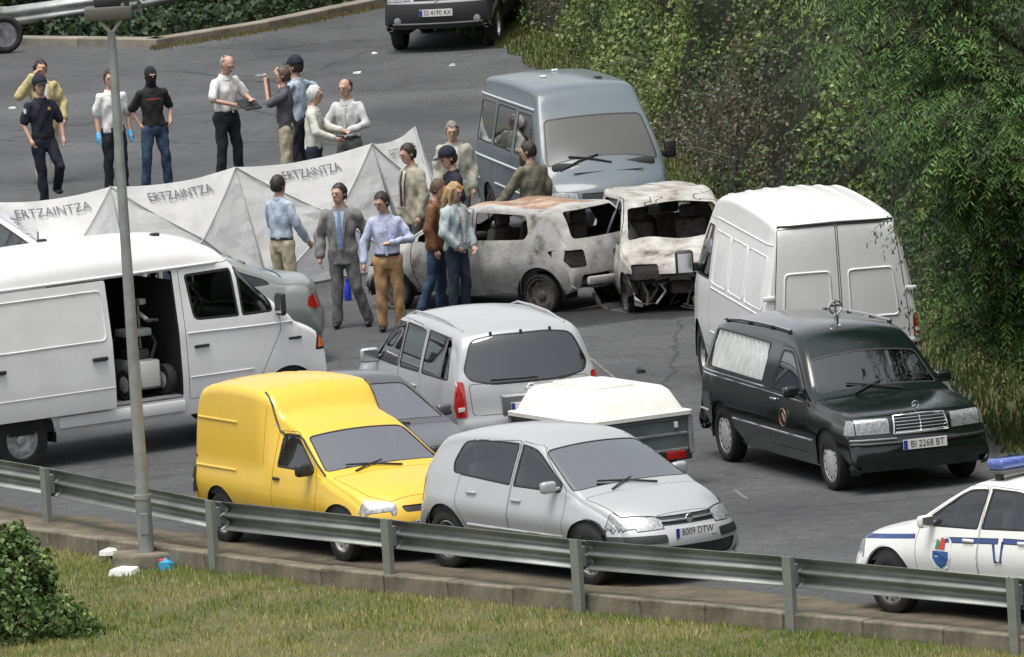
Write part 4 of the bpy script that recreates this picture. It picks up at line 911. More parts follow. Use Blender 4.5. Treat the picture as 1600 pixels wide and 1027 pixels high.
v.both('side_window', rpoly([(-.02, .97), (-.02, 1.33), (.27, 1.34), (.78, 1.0), (.80, .96)], [.04, .06, .1, .06, .03]), GL, **W)
v.liner(); v.arches(.36)
df = v.both('front_door', rpoly([(-.1, .36), (-.1, 1.36), (.28, 1.37), (.84, 1.0), (.9, .8), (.84, .36)], .04), v.paint, **D)
v.cut('bonnet', rpoly([(1.13, -.72), (1.13, .72), (1.72, .62), (1.92, .45), (1.95, 0), (1.92, -.45), (1.72, -.62)], .05), 'z', v.paint, **D)
for sg in (-1, 1):
    v.cut('headlight', rpoly([(1.70, sg*.79), (1.76, sg*.68), (1.95, sg*.40), (2.03, sg*.42), (1.93, sg*.70), (1.8, sg*.80)], .04), 'z', LENS, ring=.006, ringm=BLACKP, off=.003, lim=lambda c: c.z > .55)
    v.cut('tail_light', rpoly([(sg*.66, .7), (sg*.80, .7), (sg*.80, 1.0), (sg*.66, 1.0)], .03), 'xr', REDL, off=.004)
v.cut('grille', rpoly([(-.33, .565), (.33, .565), (.36, .64), (-.36, .64)], .035), 'xf', BLACKP, off=-.012)
for s0, s1 in ((-.8, -.001), (.001, .8)): v.cut('front_bumper', [(s0, .22), (s1, .22), (s1, .46), (s0, .46)], 'xf', GREYP, off=.012, lim=lambda c: c.x > 1.6)
v.body(); v.under(); v.wheels('steel', 5, wt=.165, rim=.62)
for y in (-.45, -.27, -.09, .09, .27, .45): v.line('roof_rib', [v.onz(x, y, -.008) for x in np.linspace(-1.75, -.5, 8)], .015, v.paint)
v.strip('box_seam', [(-.32, 1.0), (-.32, 1.62)], .006, v.paint)
for z in (1.40, .86): v.strip('pressed_rib', [(-1.86, z), (-.92, z)], .018, v.paint, d=-.003)
v.strip('rubbing_strip', [(-.98, .44), (.92, .42)], .022, BLACKP)
for sg in (-1, 1):
    P = [v.onz(x, sg*y, .004) for x, y in ((-.42, .64), (-.34, .645), (-.26, .65), (-.18, .655), (-.1, .66), (.0, .655), (.15, .65), (.3, .645), (.42, .655), (.6, .69), (.8, .725), (1.05, .76))]
    v.line('drip_rail', P, .012, BLACKP)
v.seats([(.12, (-.36, .36))]); v.dash(.93, .93); v.mirrors(.74, 1.0, BLACKP, (.1, .2, .15)); v.handle(.0, .84, BLACKP, .14, parent=df)
v.wipers([(1.1, .2), (1.1, -.4)], [(.98, -.45), (.99, .0)])
v.plate(v.onx(0, .45, 1, .022).x, .42, '1007 BXR', 1)
meshobj('bulkhead', bx((-.2, 0, .92), (.03, 1.36, 1.0), .01), mat('bulkhead_grey', (.2, .2, .2), .7), v.root)
# ---- silver off-roader seen from behind
S = dict(ax=(1.425, -1.425), wr=.36, wid=[(-2.45, .85), (-1.8, .915), (0, .925), (1.6, .91), (2.3, .85)], belt=[(-2.4, 1.14), (1.2, 1.10), (2.3, 1.0)], bot=[(-2.5, .46), (-2, .38), (1.9, .36), (2.3, .42)],
  top=[(-2.37, .45), (-2.46, .56), (-2.46, .72), (-2.42, .8), (-2.40, 1.1), (-2.36, 1.22), (-2.16, 1.66), (-1.98, 1.74), (-1.0, 1.79), (.1, 1.78), (.42, 1.71), (1.15, 1.18), (1.3, 1.12), (2.0, 1.06), (2.2, .97), (2.29, .7), (2.3, .5), (2.2, .36)],
  bowf=.3, bowr=.16, rampr=.6, tumble=.24, er=.13, crown=.05, tc=.6, sh=.04, hoodroll=.1)
v = Vehicle('silver_off_roader', 'silver off-road estate with large dark rear window, seen from behind', 'car', (709, 626), 106, SILVER, S, ref=(-2.25, .87, .97))
v.cut('rear_window', rpoly([(-.68, 1.17), (-.45, 1.12), (.45, 1.12), (.68, 1.17), (.735, 1.28), (.60, 1.62), (.3, 1.66), (-.3, 1.66), (-.60, 1.62), (-.735, 1.28)], .09), 'xr', GLD, **W)
v.cut('windscreen', rpoly([(.46, -.62), (1.1, -.77), (1.1, .77), (.46, .62)], .08), 'z', GLW, **W)
for a, b, c in (((.0, .98), (.0, .42), .7), ((-.86, -.06), (-.84, -.06), 0), ((-1.98, -.95), (-1.86, -.95), 0)):
    if c: v.both('side_window', rpoly([(.0, 1.15), (.0, 1.64), (.38, 1.63), (.94, 1.2), (.96, 1.15)], [.03, .03, .1, .08, .04]), GL, **W)
    else: v.both('side_window', rpoly([(a[0], 1.16), (a[1], 1.15), (b[1], 1.65), (b[0], 1.63)], .05), GL, **W)
v.liner(); v.arches(.435)
dr = v.both('rear_door', rpoly([(-.03, .46), (-.8, .46), (-1.05, .8), (-.92, 1.1), (-.9, 1.67), (-.03, 1.69)], .04), v.paint, **D)
df = v.both('front_door', rpoly([(-.02, .46), (-.02, 1.69), (.42, 1.67), (1.03, 1.2), (1.06, .9), (1.0, .46)], .04), v.paint, **D)
for sg in (-1, 1):
    v.cut('tail_light', rpoly([(sg*.735, .77), (sg*.93, .77), (sg*.93, 1.17), (sg*.75, 1.17)], .03), 'xr', REDL, off=.006, lim=lambda c: c.x < -2.2)
    v.cut('tail_light', rpoly([(-2.4, .77), (-2.27, .79), (-2.27, 1.15), (-2.4, 1.16)], .02), 'yl' if sg > 0 else 'yr', REDL, off=.006, lim=lambda c: abs(c.y) > .80)
    q = v.onx(sg*.79, .86, -1, .010); meshobj('reverse_lamp', bx(q, (.012, .1, .05), .004), WHITEL, v.root)
v.cut('tailgate', rpoly([(-.68, .78), (.68, .78), (.70, 1.14), (-.70, 1.14)], .05), 'xr', v.paint, **D)
v.body(); v.under(.42); v.wheels('alloy', 6, wt=.24)
meshobj('plate_recess', bx(v.onx(0, .87, -1, .004), (.03, .70, .20), .008), GREYP, v.root)
v.plate(v.onx(0, .85, -1, .026).x, .85, '9463 CTB', -1)
meshobj('chrome_bar', bx(v.onx(0, .985, -1, .012), (.03, .72, .035), .01), CHROME, v.root, smooth=40)
bmb = bmesh.new(); lathe(bmb, [(.05, 0), (.055, -.01), (.035, -.012), (.033, 0)], 16, 'x', v.onx(-.0, 1.06, -1, .005)); box(bmb, v.onx(0, 1.06, -1, .01), (.012, .13, .022), .003); meshobj('badge', bmb, CHROME, v.root, smooth=50)
for sg in (-1, 1): v.line('roof_rail', [v.onz(x, sg*.60, .03 if abs(x+.6) < 1.1 else .0) for x in (-1.85, -1.75, -1.2, -.6, .0, .4, .5)], .014, v.paint)
v.line('wiper', [v.onx(y, 1.17+.02*abs(y), -1, .02) for y in (-.1, .1, .3, .45)], .012, BLACKP)
for y in (-.35, -.0, .35): meshobj('window_hinge', bx(v.onx(y, 1.665, -1, .01), (.03, .03, .05), .006), BLACKP, v.root)
v.seats([(.2, (-.4, .4)), (-.75, (-.4, 0, .4)), (-1.6, (-.35, .35))], .55); v.dash(1.0, 1.13); v.mirrors(.86, 1.2, v.paint, (.1, .22, .17)); v.handle(-.72, 1.0, v.paint, parent=dr); v.handle(.1, 1.0, v.paint, parent=df)
# ---- black hearse
BLK = paint('hearse_paint', (.006, .012, .0105), .0, .15, .02)
S = dict(ax=(1.65, -1.65), wr=.317, wid=[(-2.65, .82), (-2, .865), (0, .87), (1.8, .86), (2.5, .81)], belt=[(-2.6, .99), (1, .94), (2.4, .84)], bot=[(-2.7, .34), (-2.3, .24), (2.1, .22), (2.5, .26)],
  top=[(-2.55, .34), (-2.64, .46), (-2.64, .62), (-2.56, .72), (-2.5, 1.02), (-2.28, 1.52), (-2.1, 1.62), (-1.2, 1.67), (-.1, 1.68), (.3, 1.65), (.5, 1.56), (.66, 1.45), (1.2, .985), (1.33, .95), (2.1, .89), (2.3, .86), (2.38, .80), (2.40, .62), (2.47, .54), (2.48, .40), (2.40, .25)],
  bowf=.16, rampf=.7, bowr=.2, rampr=.8, tumble=.25, er=.13, crown=.05, tc=.62, sh=.045, hoodroll=.07)
v = Vehicle('hearse', 'black hearse with pale curtains, chrome trim and square grille', 'hearse', (1302, 766), -70.7, BLK, S, ref=(1.65, -.80, 0))
v.cut('windscreen', rpoly([(.70, -.63), (1.13, -.72), (1.13, .72), (.70, .63)], .06), 'z', glass('glass_hearse', (.35, .4, .4), .10), **W)
v.both('side_window', rpoly([(-2.2, 1.05), (-.38, 1.02), (-.32, 1.47), (-2.08, 1.49)], .05), glass('glass_clear', (.97, .98, .97), .0, 0, .03, .5), **W)
v.both('side_window', rpoly([(-.04, 1.0), (.05, 1.42), (.36, 1.42), (.86, 1.02), (.86, .99)], [.03, .05, .1, .06, .03]), GLD, **W)
v.cut('rear_window', rpoly([(-.6, 1.08), (.6, 1.08), (.52, 1.46), (-.52, 1.46)], .07), 'xr', GLD, **W)
v.liner(); v.arches(.375)
df = v.both('front_door', rpoly([(-.12, .36), (-.1, 1.0), (.02, 1.47), (.4, 1.46), (.95, 1.02), (1.0, .8), (1.0, .36)], .03), v.paint, **D)
v.cut('bonnet', rpoly([(1.25, -.70), (1.25, .70), (2.2, .62), (2.3, .3), (2.3, -.3), (2.2, -.62)], .03), 'z', v.paint, **D)
for sg in (-1, 1):
    v.cut('headlight', rpoly([(sg*.36, .655), (sg*.74, .655), (sg*.74, .83), (sg*.36, .83)], .015), 'xf', LENS, ring=.008, ringm=BLACKP, off=.004)
    v.cut('indicator', rpoly([(sg*.745, .66), (sg*.84, .66), (sg*.84, .82), (sg*.745, .82)], .01), 'xf', LENS, off=.003)
    v.cut('tail_light', rpoly([(sg*.5, .72), (sg*.80, .72), (sg*.80, .9), (sg*.5, .9)], .02), 'xr', REDL, off=.003)
v.cut('grille', rpoly([(-.32, .655), (.32, .655), (.30, .835), (-.30, .835)], .012), 'xf', BLACKP, off=-.01)
v.body(); v.under(); v.wheels('cap', 5, rim=.7, rimm=mat('hubcap', (.62, .62, .62), .4, .1, noise=.45, nscale=45))
gx = v.onx(0, .74, 1, .015).x
for k in range(5): v.line('grille_bar', [v.onx(y, .668+.036*k+.002, 1, .008) for y in np.linspace(-.3, .3, 7)], .007, CHROME)
v.line('grille_bar', [v.onx(0, z, 1, .014) for z in (.66, .74, .83)], .008, CHROME)
v.line('grille_frame', [v.onx(y, z, 1, .012) for y, z in [(-.32, .65), (-.31, .74), (-.30, .84), (-.15, .842), (0, .843), (.15, .842), (.30, .84), (.31, .74), (.32, .65), (.15, .65), (0, .65), (-.15, .65), (-.32, .65)]], .017, CHROME)
bmb = bmesh.new(); t = v.onz(2.26, 0, .0); n = 14; tube(bmb, [(t.x, .04*math.cos(2*math.pi*i/n), t.z+.075+.04*math.sin(2*math.pi*i/n)) for i in range(n+1)], .005, 5, False); tube(bmb, [t, (t.x, 0, t.z+.11)], .006, 5)
for a in (-30, 210): tube(bmb, [(t.x, 0, t.z+.075), (t.x, .04*math.cos(R(a)), t.z+.075+.04*math.sin(R(a)))], .005, 5)
meshobj('bonnet_star', bmb, CHROME, v.root, smooth=50)
v.line('bumper_trim', [v.onx(y, .555, 1, .012) for y in np.linspace(-.8, .8, 13)], .022, BLACKP)
v.line('bumper_trim', [v.onx(y, .60, 1, .006) for y in np.linspace(-.8, -.3, 6)], .016, mat('grey_green_trim', (.16, .18, .17), .4))
for z in (.945, .985): v.strip('belt_moulding', [(-2.45, z+.03), (-.3, z)], .011, CHROME, d=.006)
v.strip('belt_moulding', [(-.3, .945), (.95, .92)], .008, CHROME)
v.strip('side_moulding', [(-2.5, .56), (-2.05, .55)], .014, CHROME); v.strip('side_moulding', [(-1.25, .54), (1.25, .52)], .014, CHROME)
for sg in (-1, 1):
    v.line('roof_rail', [v.onz(x, sg*.60, .03) for x in (-2.0, -1.5, -1.0, -.4, .1)], .018, CHROME)
    for x in (-1.9, -1.2, -.5, .05): meshobj('rail_foot', bx(v.onz(x, sg*.60, .012), (.06, .04, .05), .008), BLACKP, v.root)
# curtains: gathered cloth behind the long side windows
CURT = mat('curtain_cloth', (.90, .93, .91), .8, noise=.12, nscale=6)
for sg in (-1, 1):
    vs, fs = [], []; nx, nz = 60, 8
    for i in range(nx+1):
        for j in range(nz+1):
            x = -2.08+1.66*i/nx; z = 1.03+.44*j/nz; k = 1-j/nz
            y = (v.W-.095-.27*(z-1.0)) + .018*math.sin(i*1.15+2.2*math.sin(j*.5+i*.07))*(1-.3*k)
            vs.append((x, sg*y, z))
    for i in range(nx):
        for j in range(nz): a = i*(nz+1)+j; fs.append((a, a+nz+1, a+nz+2, a+1))
    pydata('curtain', vs, fs, CURT, v.root, smooth=180)
v.seats([(.25, (-.37, .37))]); v.dash(.98, .96); v.mirrors(.80, 1.03, v.paint, (.09, .19, .13)); v.handle(.05, .88, CHROME, parent=df)
v.plate(v.onx(0, .53, 1, .03).x, .53, 'BI 2268 BT', 1); v.wipers([(1.22, .25), (1.22, -.3)], [(1.08, -.35), (1.09, .05)])
bmb = bmesh.new(); c = v.on(.38, .70, -1, .006); n = 20
tube(bmb, [c+Vector((.10*math.cos(2*math.pi*i/n), 0, .10*math.sin(2*math.pi*i/n))) for i in range(n+1)], .009, 6, False); tube(bmb, [c+Vector((-.06, 0, -.04)), c+Vector((0, 0, .05)), c+Vector((.06, 0, -.04))], .012, 6)
meshobj('door_emblem', bmb, mat('emblem_gold', (.22, .13, .10), .4, .2), v.root, smooth=60)
bmb = bmesh.new(); c = v.onz(-.05, 0, .0); tube(bmb, [c, c+Vector((0, 0, .06))], .03, 8); tube(bmb, [c+Vector((0, 0, .05)), c+Vector((0, 0, .24))], .013, 6); tube(bmb, [c+Vector((0, -.07, .17)), c+Vector((0, .07, .17))], .013, 6)
tube(bmb, [c+Vector((0, .075*math.cos(2*math.pi*i/14), .15+.075*math.sin(2*math.pi*i/14))) for i in range(15)], .012, 6, False)
meshobj('roof_cross', bmb, CHROME, v.root, smooth=50)
# ---- open white panel van
VANW = paint('van_white', (.80, .80, .80), 0, .45, .20)
S = dict(ax=(1.80, -1.80), wr=.345, wid=[(-2.8, .92), (-2.4, .965), (1.4, .965), (2.1, .93), (2.55, .86)], belt=[(-2.8, 1.34), (1.8, 1.32), (2.5, 1.1)], bot=[(-2.8, .46), (-2.4, .40), (2.1, .36), (2.5, .4)],
  top=[(-2.72, .46), (-2.76, .6), (-2.76, 1.3), (-2.72, 1.95), (-2.58, 2.28), (-2.2, 2.39), (-1, 2.43), (.4, 2.42), (.95, 2.33), (1.2, 2.12), (1.92, 1.36), (2.04, 1.28), (2.38, 1.17), (2.5, 1.02), (2.52, .7), (2.52, .5), (2.44, .36)],
  bowf=.22, rampf=.8, bowr=.1, rampr=.5, tumble=.13, er=.30, crown=.06, tc=.5, sh=.015, tuck=.05, hoodroll=.09, tcurve=.0)
v = Vehicle('white_panel_van', 'white panel van with sliding side door open on dark equipment bay', 'van', (43, 735), 33.5, VANW, S, ref=(-1.80, -.90, 0))
v.cut('windscreen', rpoly([(1.28, -.70), (1.83, -.80), (1.83, .80), (1.28, .70)], .07), 'z', GLW, **W)
W2 = dict(ring=.022, ringm=BLACKP, off=-.006)
v.both('side_window', rpoly([(.56, 1.44), (.50, 1.96), (1.12, 1.97), (1.16, 1.42)], [.08, .04, .03, .03]), GL, **W2)
v.both('side_window', rpoly([(1.21, 1.42), (1.19, 1.97), (1.30, 1.96), (1.62, 1.58), (1.62, 1.42)], [.03, .03, .05, .05, .04]), GL, **W2)
v.liner(mat('van_interior', (.018, .019, .02), .85))
v.arches(.42)
sd_ = v.cut('sliding_door', rpoly([(-1.35, .58), (.34, .58), (.34, 2.03), (-1.35, 2.03)], .03), 'yr', v.paint, rim=.035)
sd_.location = (-.95, -.085, 0)
# the dark lining behind the opening is opened as well
li = [o for o in v.root.children if o.name.startswith('interior_trim')][0]
b = bmesh.new(); b.from_mesh(li.data); bmesh.ops.delete(b, geom=[f for f in b.faces if -1.37 < f.calc_center_median().x < .36 and .5 < f.calc_center_median().z < 2.03 and f.calc_center_median().y < -.6], context='FACES'); b.to_mesh(li.data); b.free()
df = v.both('front_door', rpoly([(.42, .55), (.42, 2.04), (1.22, 2.05), (1.7, 1.52), (1.72, 1.2), (1.30, .55)], .04), v.paint, **D)
for sg in (-1, 1):
    v.cut('headlight', rpoly([(sg*.45, .86), (sg*.80, .86), (sg*.82, 1.06), (sg*.45, 1.06)], .02), 'xf', LENS, ring=.01, ringm=BLACKP, off=.002)
    v.cut('indicator', rpoly([(2.2, .90), (2.45, .90), (2.42, 1.10), (2.24, 1.10)], .02), 'yl' if sg > 0 else 'yr', ORANGE, ring=.03, ringm=BLACKP, off=.004)
v.cut('grille', rpoly([(-.42, .86), (.42, .86), (.42, 1.06), (-.42, 1.06)], .02), 'xf', BLACKP, off=-.01)
v.cut('front_bumper', rpoly([(-.85, .42), (.85, .42), (.85, .64), (-.85, .64)], .03), 'xf', BLACKP, off=.03, rim=.03, lim=lambda c: c.x > 1.7)
v.body(); v.under(.42); v.wheels('steel', 5, wt=.2, rim=.6, inset=.05)
for sg in (-1, 1):
    P = [v.on(x, 2.055, sg, .010) for x in np.linspace(-2.55, 1.15, 16)]; v.line('roof_gutter', P, .016, v.paint)
v.strip('swage_line', [(-2.6, .80), (-1.4, .80)], .008, v.paint); v.strip('swage_line', [(.45, .80), (1.3, .80)], .008, v.paint, sides=(-1,))
v.strip('swage_line', [(.45, 1.30), (2.0, 1.27)], .010, v.paint); v.strip('swage_line', [(-2.6, 1.33), (-1.4, 1.33)], .010, v.paint)
q = rpoly([(-1.28, 1.36), (.27, 1.36), (.27, 1.92), (-1.28, 1.92)], .07); q += [q[0]]; P = []
for a, b_ in zip(q, q[1:]):
    n = max(1, int((b_-a).length/.15)); P += [v.on(*a.lerp(b_, i/n), -1, .0) for i in range(n)]
v.line('pressed_panel', P+[P[0]], .012, v.paint, sd_); v.line('door_crease', [v.on(x, .82, -1, .0) for x in np.linspace(-1.34, .33, 12)], .008, v.paint, sd_)
for x in (-1.2, .15): meshobj('handle', bx(v.on(x, 1.16, -1, .02), (.20, .04, .045), .014), BLACKP, sd_, smooth=40)
v.line('door_rail', [v.on(x, 1.02, -1, .03) for x in np.linspace(-2.6, -1.5, 6)], .03, BLACKP)
v.handle(.62, 1.14, BLACKP, .2, sides=(-1,), parent=df); v.mirrors(1.66, 1.50, BLACKP, (.07, .16, .26), out=.11)
meshobj('air_intake', bx(v.on(1.9, 1.08, -1, .004), (.18, .02, .03), .006), BLACKP, v.root)
meshobj('load_floor', bx((-.5, 0, .57), (1.9, 1.86, .06), .01), mat('load_floor_grey', (.16, .16, .16), .6, noise=.4, nscale=9), v.root)
for k in range(3): meshobj('step_strip', bx((-.5, -.955+.06*k, .607+.003*k), (1.66, .02, .012), .003), mat('bare_alloy', (.6, .6, .6), .4, .8), v.root)
meshobj('sill_step', bx((-.5, -.955, .49), (1.69, .05, .13), .012), v.paint, v.root, smooth=40)
meshobj('bulkhead', bx((.45, 0, 1.25), (.03, 1.75, 1.3), .01), mat('van_bulkhead', (.03, .03, .032), .8), v.root)
v.seats([(.95, (-.45, .45))], .72, w=.5); v.dash(1.72, 1.36, wheel_y=.45); v.wipers([(1.9, .3), (1.9, -.4)], [(1.72, -.4), (1.73, .1)])
for x, y in ((.5, -.3), (-.7, .2)): meshobj('roof_vent', bx(v.onz(x, y, .012), (.10, .08, .035), .012), BLACKP, v.root)
VAN = v; v.root.scale = (1.03, 1.03, 1.03)
# equipment robot standing in the bay
ER = VAN.root.matrix_basis.copy(); vr = VAN.root
def invan(x, y, z): 
    c, s_ = math.cos(vr.rotation_euler.z), math.sin(vr.rotation_euler.z); return (vr.location.x+c*x-s_*y, vr.location.y+s_*x+c*y, z)
rb = thing('tracked_robot', 'wheeled grey bomb disposal robot with jointed arm inside the open van', 'robot', invan(.0, -.55, .625), vr.rotation_euler.z)
RG = mat('robot_grey', (.42, .43, .42), .5, noise=.3, nscale=12); RD = mat('robot_dark', (.05, .05, .052), .6)
meshobj('chassis', bx((0, 0, .27), (.34, .52, .34), .03), RG, rb, smooth=40)
meshobj('front_panel', bx((0, -.28, .28), (.26, .03, .30), .012), mat('robot_white', (.62, .62, .6), .5), rb, smooth=40)
for y in (-.2, .2):
    for x in (-.26, .26):
        bm = bmesh.new(); lathe(bm, [(.001, -.05), (.12, -.05), (.175, -.055), (.185, -.03), (.185, .03), (.175, .055), (.12, .05), (.001, .05)], 20, 'x', (x, y, .185)); w_ = meshobj('wheel', bm, RUBBER, rb, smooth=40)
        bm = bmesh.new(); lathe(bm, [(.10, -.056), (.07, -.062), (.001, -.062)], 14, 'x', (x, y, .185)); lathe(bm, [(.10, .056), (.07, .062), (.001, .062)], 14, 'x', (x, y, .185)); meshobj('rim', bm, RG, w_, smooth=40)
meshobj('turret', bx((0, .02, .50), (.26, .26, .12), .03), RD, rb, smooth=40)
bm = bmesh.new(); tube(bm, [(.0, 0, .52), (-.05, .05, .82), (.03, -.1, .98), (.0, -.3, .92)], .028, 8); meshobj('arm', bm, RG, rb, smooth=50)
meshobj('upper_box', bx((-.02, .0, .76), (.34, .30, .09), .02), RG, rb, smooth=40)
bm = bmesh.new(); box(bm, (0, -.36, .92), (.10, .06, .03), .006); box(bm, (.05, -.40, .92), (.02, .1, .03), .005); box(bm, (-.05, -.40, .92), (.02, .1, .03), .005); meshobj('gripper', bm, RD, rb)
bm = bmesh.new(); tube(bm, [(.1, .05, .54), (.1, .05, 1.08)], .014, 6); box(bm, (.1, .0, 1.11), (.09, .14, .07), .012); meshobj('camera_mast', bm, RG, rb)
bm = bmesh.new(); tube(bm, [(.15, -.1, .45), (.22, -.1, .62), (.15, -.12, .72)], .02, 6); meshobj('cable', bm, RD, rb, smooth=50)
for k, (x, z, h) in enumerate(((-.75, .62, .45), (-1.05, .62, .7), (-.75, 1.09, .28))):
    pass
ec = thing('equipment_case', 'dark equipment case stacked against the back of the open van bay', 'case', invan(-.15, .42, .625), vr.rotation_euler.z)
meshobj('case_body', bx((0, 0, .28), (.7, .42, .55), .03), RD, ec, smooth=40); meshobj('latch', bx((.2, -.216, .4), (.06, .015, .05), .004), RG, ec); meshobj('latch', bx((-.2, -.216, .4), (.06, .015, .05), .004), RG, ec); meshobj('lid', bx((0, 0, .59), (.71, .43, .06), .02), mat('case_lid', (.09, .09, .09), .5), ec, smooth=40)
# ---- white panel van seen from behind
S = dict(ax=(1.775, -1.775), wr=.34, wid=[(-2.8, .90), (-2.5, .955), (1.6, .965), (2.3, .93), (2.75, .84)], belt=[(-2.8, 1.22), (2.0, 1.22), (2.7, 1.0)], bot=[(-2.8, .40), (-2.4, .36), (2.3, .34), (2.7, .4)],
  top=[(-2.72, .40), (-2.80, .52), (-2.80, .60), (-2.77, .66), (-2.77, 1.2), (-2.735, 2.1), (-2.70, 2.30), (-2.6, 2.365), (-1.5, 2.41), (0, 2.42), (1.0, 2.36), (1.3, 2.2), (2.05, 1.38), (2.2, 1.27), (2.6, 1.08), (2.7, .85), (2.72, .5), (2.65, .35)],
  bowf=.3, bowr=.05, rampr=.35, tumble=.15, er=.10, crown=.04, tc=.5, sh=.03, tuck=.05, hoodroll=.1)
v = Vehicle('white_delivery_van', 'tall white van with closed double rear doors beside the leafy bank', 'van', (1306, 352), 98.5, VANW, S, ref=(-2.73, 0, 2.25))
v.cut('windscreen', rpoly([(1.38, -.68), (1.98, -.80), (1.98, .80), (1.38, .68)], .07), 'z', GLW, **W)
v.both('side_window', rpoly([(.95, 1.32), (.95, 1.95), (1.35, 1.95), (1.85, 1.4), (1.85, 1.32)], .05), GL, **W)
v.liner(); v.arches(.42)
df = v.both('front_door', rpoly([(.85, .5), (.85, 2.03), (1.38, 2.04), (1.95, 1.42), (1.98, 1.0), (1.5, .5)], .04), v.paint, **D)
D2 = dict(ring=.010, ringm=RUBBER, ringoff=-.012)
for sg in (-1, 1):
    d_ = v.cut('rear_door', rpoly([(sg*.006, .62), (sg*.80, .62), (sg*.795, 1.2), (sg*.69, 2.24), (sg*.006, 2.26)], .03), 'xr', v.paint, **D2)
    for z0, z1, y1, y0 in ((1.16, 1.72, .68, .11), ):
        q = rpoly([(sg*y0, z0), (sg*y1, z0), (sg*(y1-.05), z1), (sg*y0, z1)], .05); q += [q[0]]; P = []
        for a, b_ in zip(q, q[1:]):
            n = max(1, int((b_-a).length/.12)); P += [v.onx(*a.lerp(b_, i/n), -1, -.004) for i in range(n)]
        v.line('pressed_panel', P+[P[0]], .016, v.paint, d_)
    for z in (1.45, .85): meshobj('hinge', bx(v.onx(sg*.835, z, -1, .0), (.06, .14, .055), .012), v.paint, v.root, smooth=40)
    v.cut('tail_light', rpoly([(sg*.84, .78), (sg*.95, .78), (sg*.93, 1.16), (sg*.84, 1.16)], .012), 'xr', REDL, ring=.008, ringm=BLACKP, off=.006)
    for z, m_ in ((.97, WHITEL), (.89, WHITEL)): meshobj('reverse_lamp', bx(v.onx(sg*.885, z, -1, .009), (.012, .05, .04), .003), m_, v.root)
    for z in (1.12, .82): pass
v.body(); v.under(.4); v.wheels('steel', 5, wt=.2, rim=.6)
for y in np.linspace(-.62, .62, 7): v.line('roof_rib', [v.onz(x, y, -.002) for x in np.linspace(-2.55, .9, 14)], .018, v.paint)
v.line('rear_gutter', [v.onx(y, 2.28-.02*abs(y), -1, .015) for y in np.linspace(-.68, .68, 9)], .016, BLACKP)
for a, b_ in ((-2.55, -1.45), (-1.3, -.35), (-.2, .75)): emboss(v, a, b_, 1.30, 1.92, 'y', v.paint, .012)
for z in (2.06, 1.24, .72): v.strip('swage_line', [(-2.66, z), (.8, z)], .012, v.paint, d=-.002)
meshobj('door_handle', bx(v.onx(-.13, .86, -1, .022), (.04, .26, .045), .015), BLACKP, v.root, smooth=40)
v.mirrors(1.75, 1.45, BLACKP, (.1, .22, .30), out=.14); v.seats([(1.1, (-.45, .45))], .7); v.dash(1.85, 1.3, wheel_y=.45)
v.cut  # (shell finished)
for sg in (-1, 1): meshobj('side_marker', bx(v.on(2.25, .95, sg, .005), (.09, .02, .05), .006), ORANGE, v.root)
for x in (-1.3, ): meshobj('fuel_cap', bx(v.on(x, 1.05, 1, .004), (.06, .012, .05), .01), BLACKP, v.root)
# ---- blue-grey van
BLUEV = paint('blue_grey_paint', (.10, .135, .155), .0, .45, .30)
S = dict(ax=(1.30, -1.35), wr=.31, wid=[(-2.35, .83), (-2, .88), (1.2, .885), (1.8, .865), (2.2, .79)], belt=[(-2.3, 1.16), (1.6, 1.13), (2.2, .95)], bot=[(-2.3, .36), (2, .32), (2.2, .38)],
  top=[(-2.22, .36), (-2.29, .5), (-2.29, 1.2), (-2.2, 1.9), (-2.1, 2.04), (-1.9, 2.09), (-.8, 2.13), (.6, 2.12), (.84, 2.09), (.93, 2.03), (1.12, 1.79), (1.70, 1.14), (1.8, 1.07), (2.1, .90), (2.18, .72), (2.2, .5), (2.1, .32)],
  bowf=.22, rampf=.8, bowr=.1, rampr=.5, tumble=.17, er=.075, crown=.03, tc=.5, sh=.03, tuck=.05, hoodroll=.1)
v = Vehicle('blue_grey_van', 'dusty blue-grey van with raised roof parked by the leafy bank', 'van', (943, 254), -77, BLUEV, S, ref=(1.68, 0, 1.14))
v.cut('windscreen', rpoly([(1.17, -.66), (1.63, -.76), (1.63, .76), (1.17, .66)], .06), 'z', glass('glass_dusty', (.42, .44, .43), .03, .42, .2, .5), **W)
for a, b_ in ((-2.0, -1.15), (-1.05, -.05)): v.both('side_window', rpoly([(a, 1.22), (b_, 1.21), (b_, 1.76), (a, 1.76)], .05), GLD, **W)
v.both('side_window', rpoly([(.12, 1.21), (.12, 1.75), (.85, 1.75), (1.32, 1.3), (1.34, 1.21)], .05), GL, **W)
v.liner(); v.arches(.38)
df = v.both('front_door', rpoly([(.03, .42), (.03, 1.80), (.9, 1.80), (1.42, 1.3), (1.44, .95), (1.0, .42)], .04), v.paint, **D)
dr = v.both('sliding_door', rpoly([(-.02, .42), (-1.1, .42), (-1.1, 1.80), (-.02, 1.80)], .04), v.paint, **D)
for sg in (-1, 1): v.cut('headlight', rpoly([(sg*.46, .66), (sg*.80, .68), (sg*.80, .84), (sg*.46, .82)], .03), 'xf', LENS, ring=.01, ringm=BLACKP, off=.003)
v.cut('grille', rpoly([(-.42, .68), (.42, .68), (.42, .80), (-.42, .80)], .03), 'xf', BLACKP, off=-.01)
v.cut('front_bumper', rpoly([(-.80, .36), (.80, .36), (.80, .56), (-.80, .56)], .03), 'xf', BLACKP, off=.03, rim=.03, lim=lambda c: c.x > 1.6)
v.body(); v.under(.38); v.wheels('steel', 5, wt=.18, rim=.62)
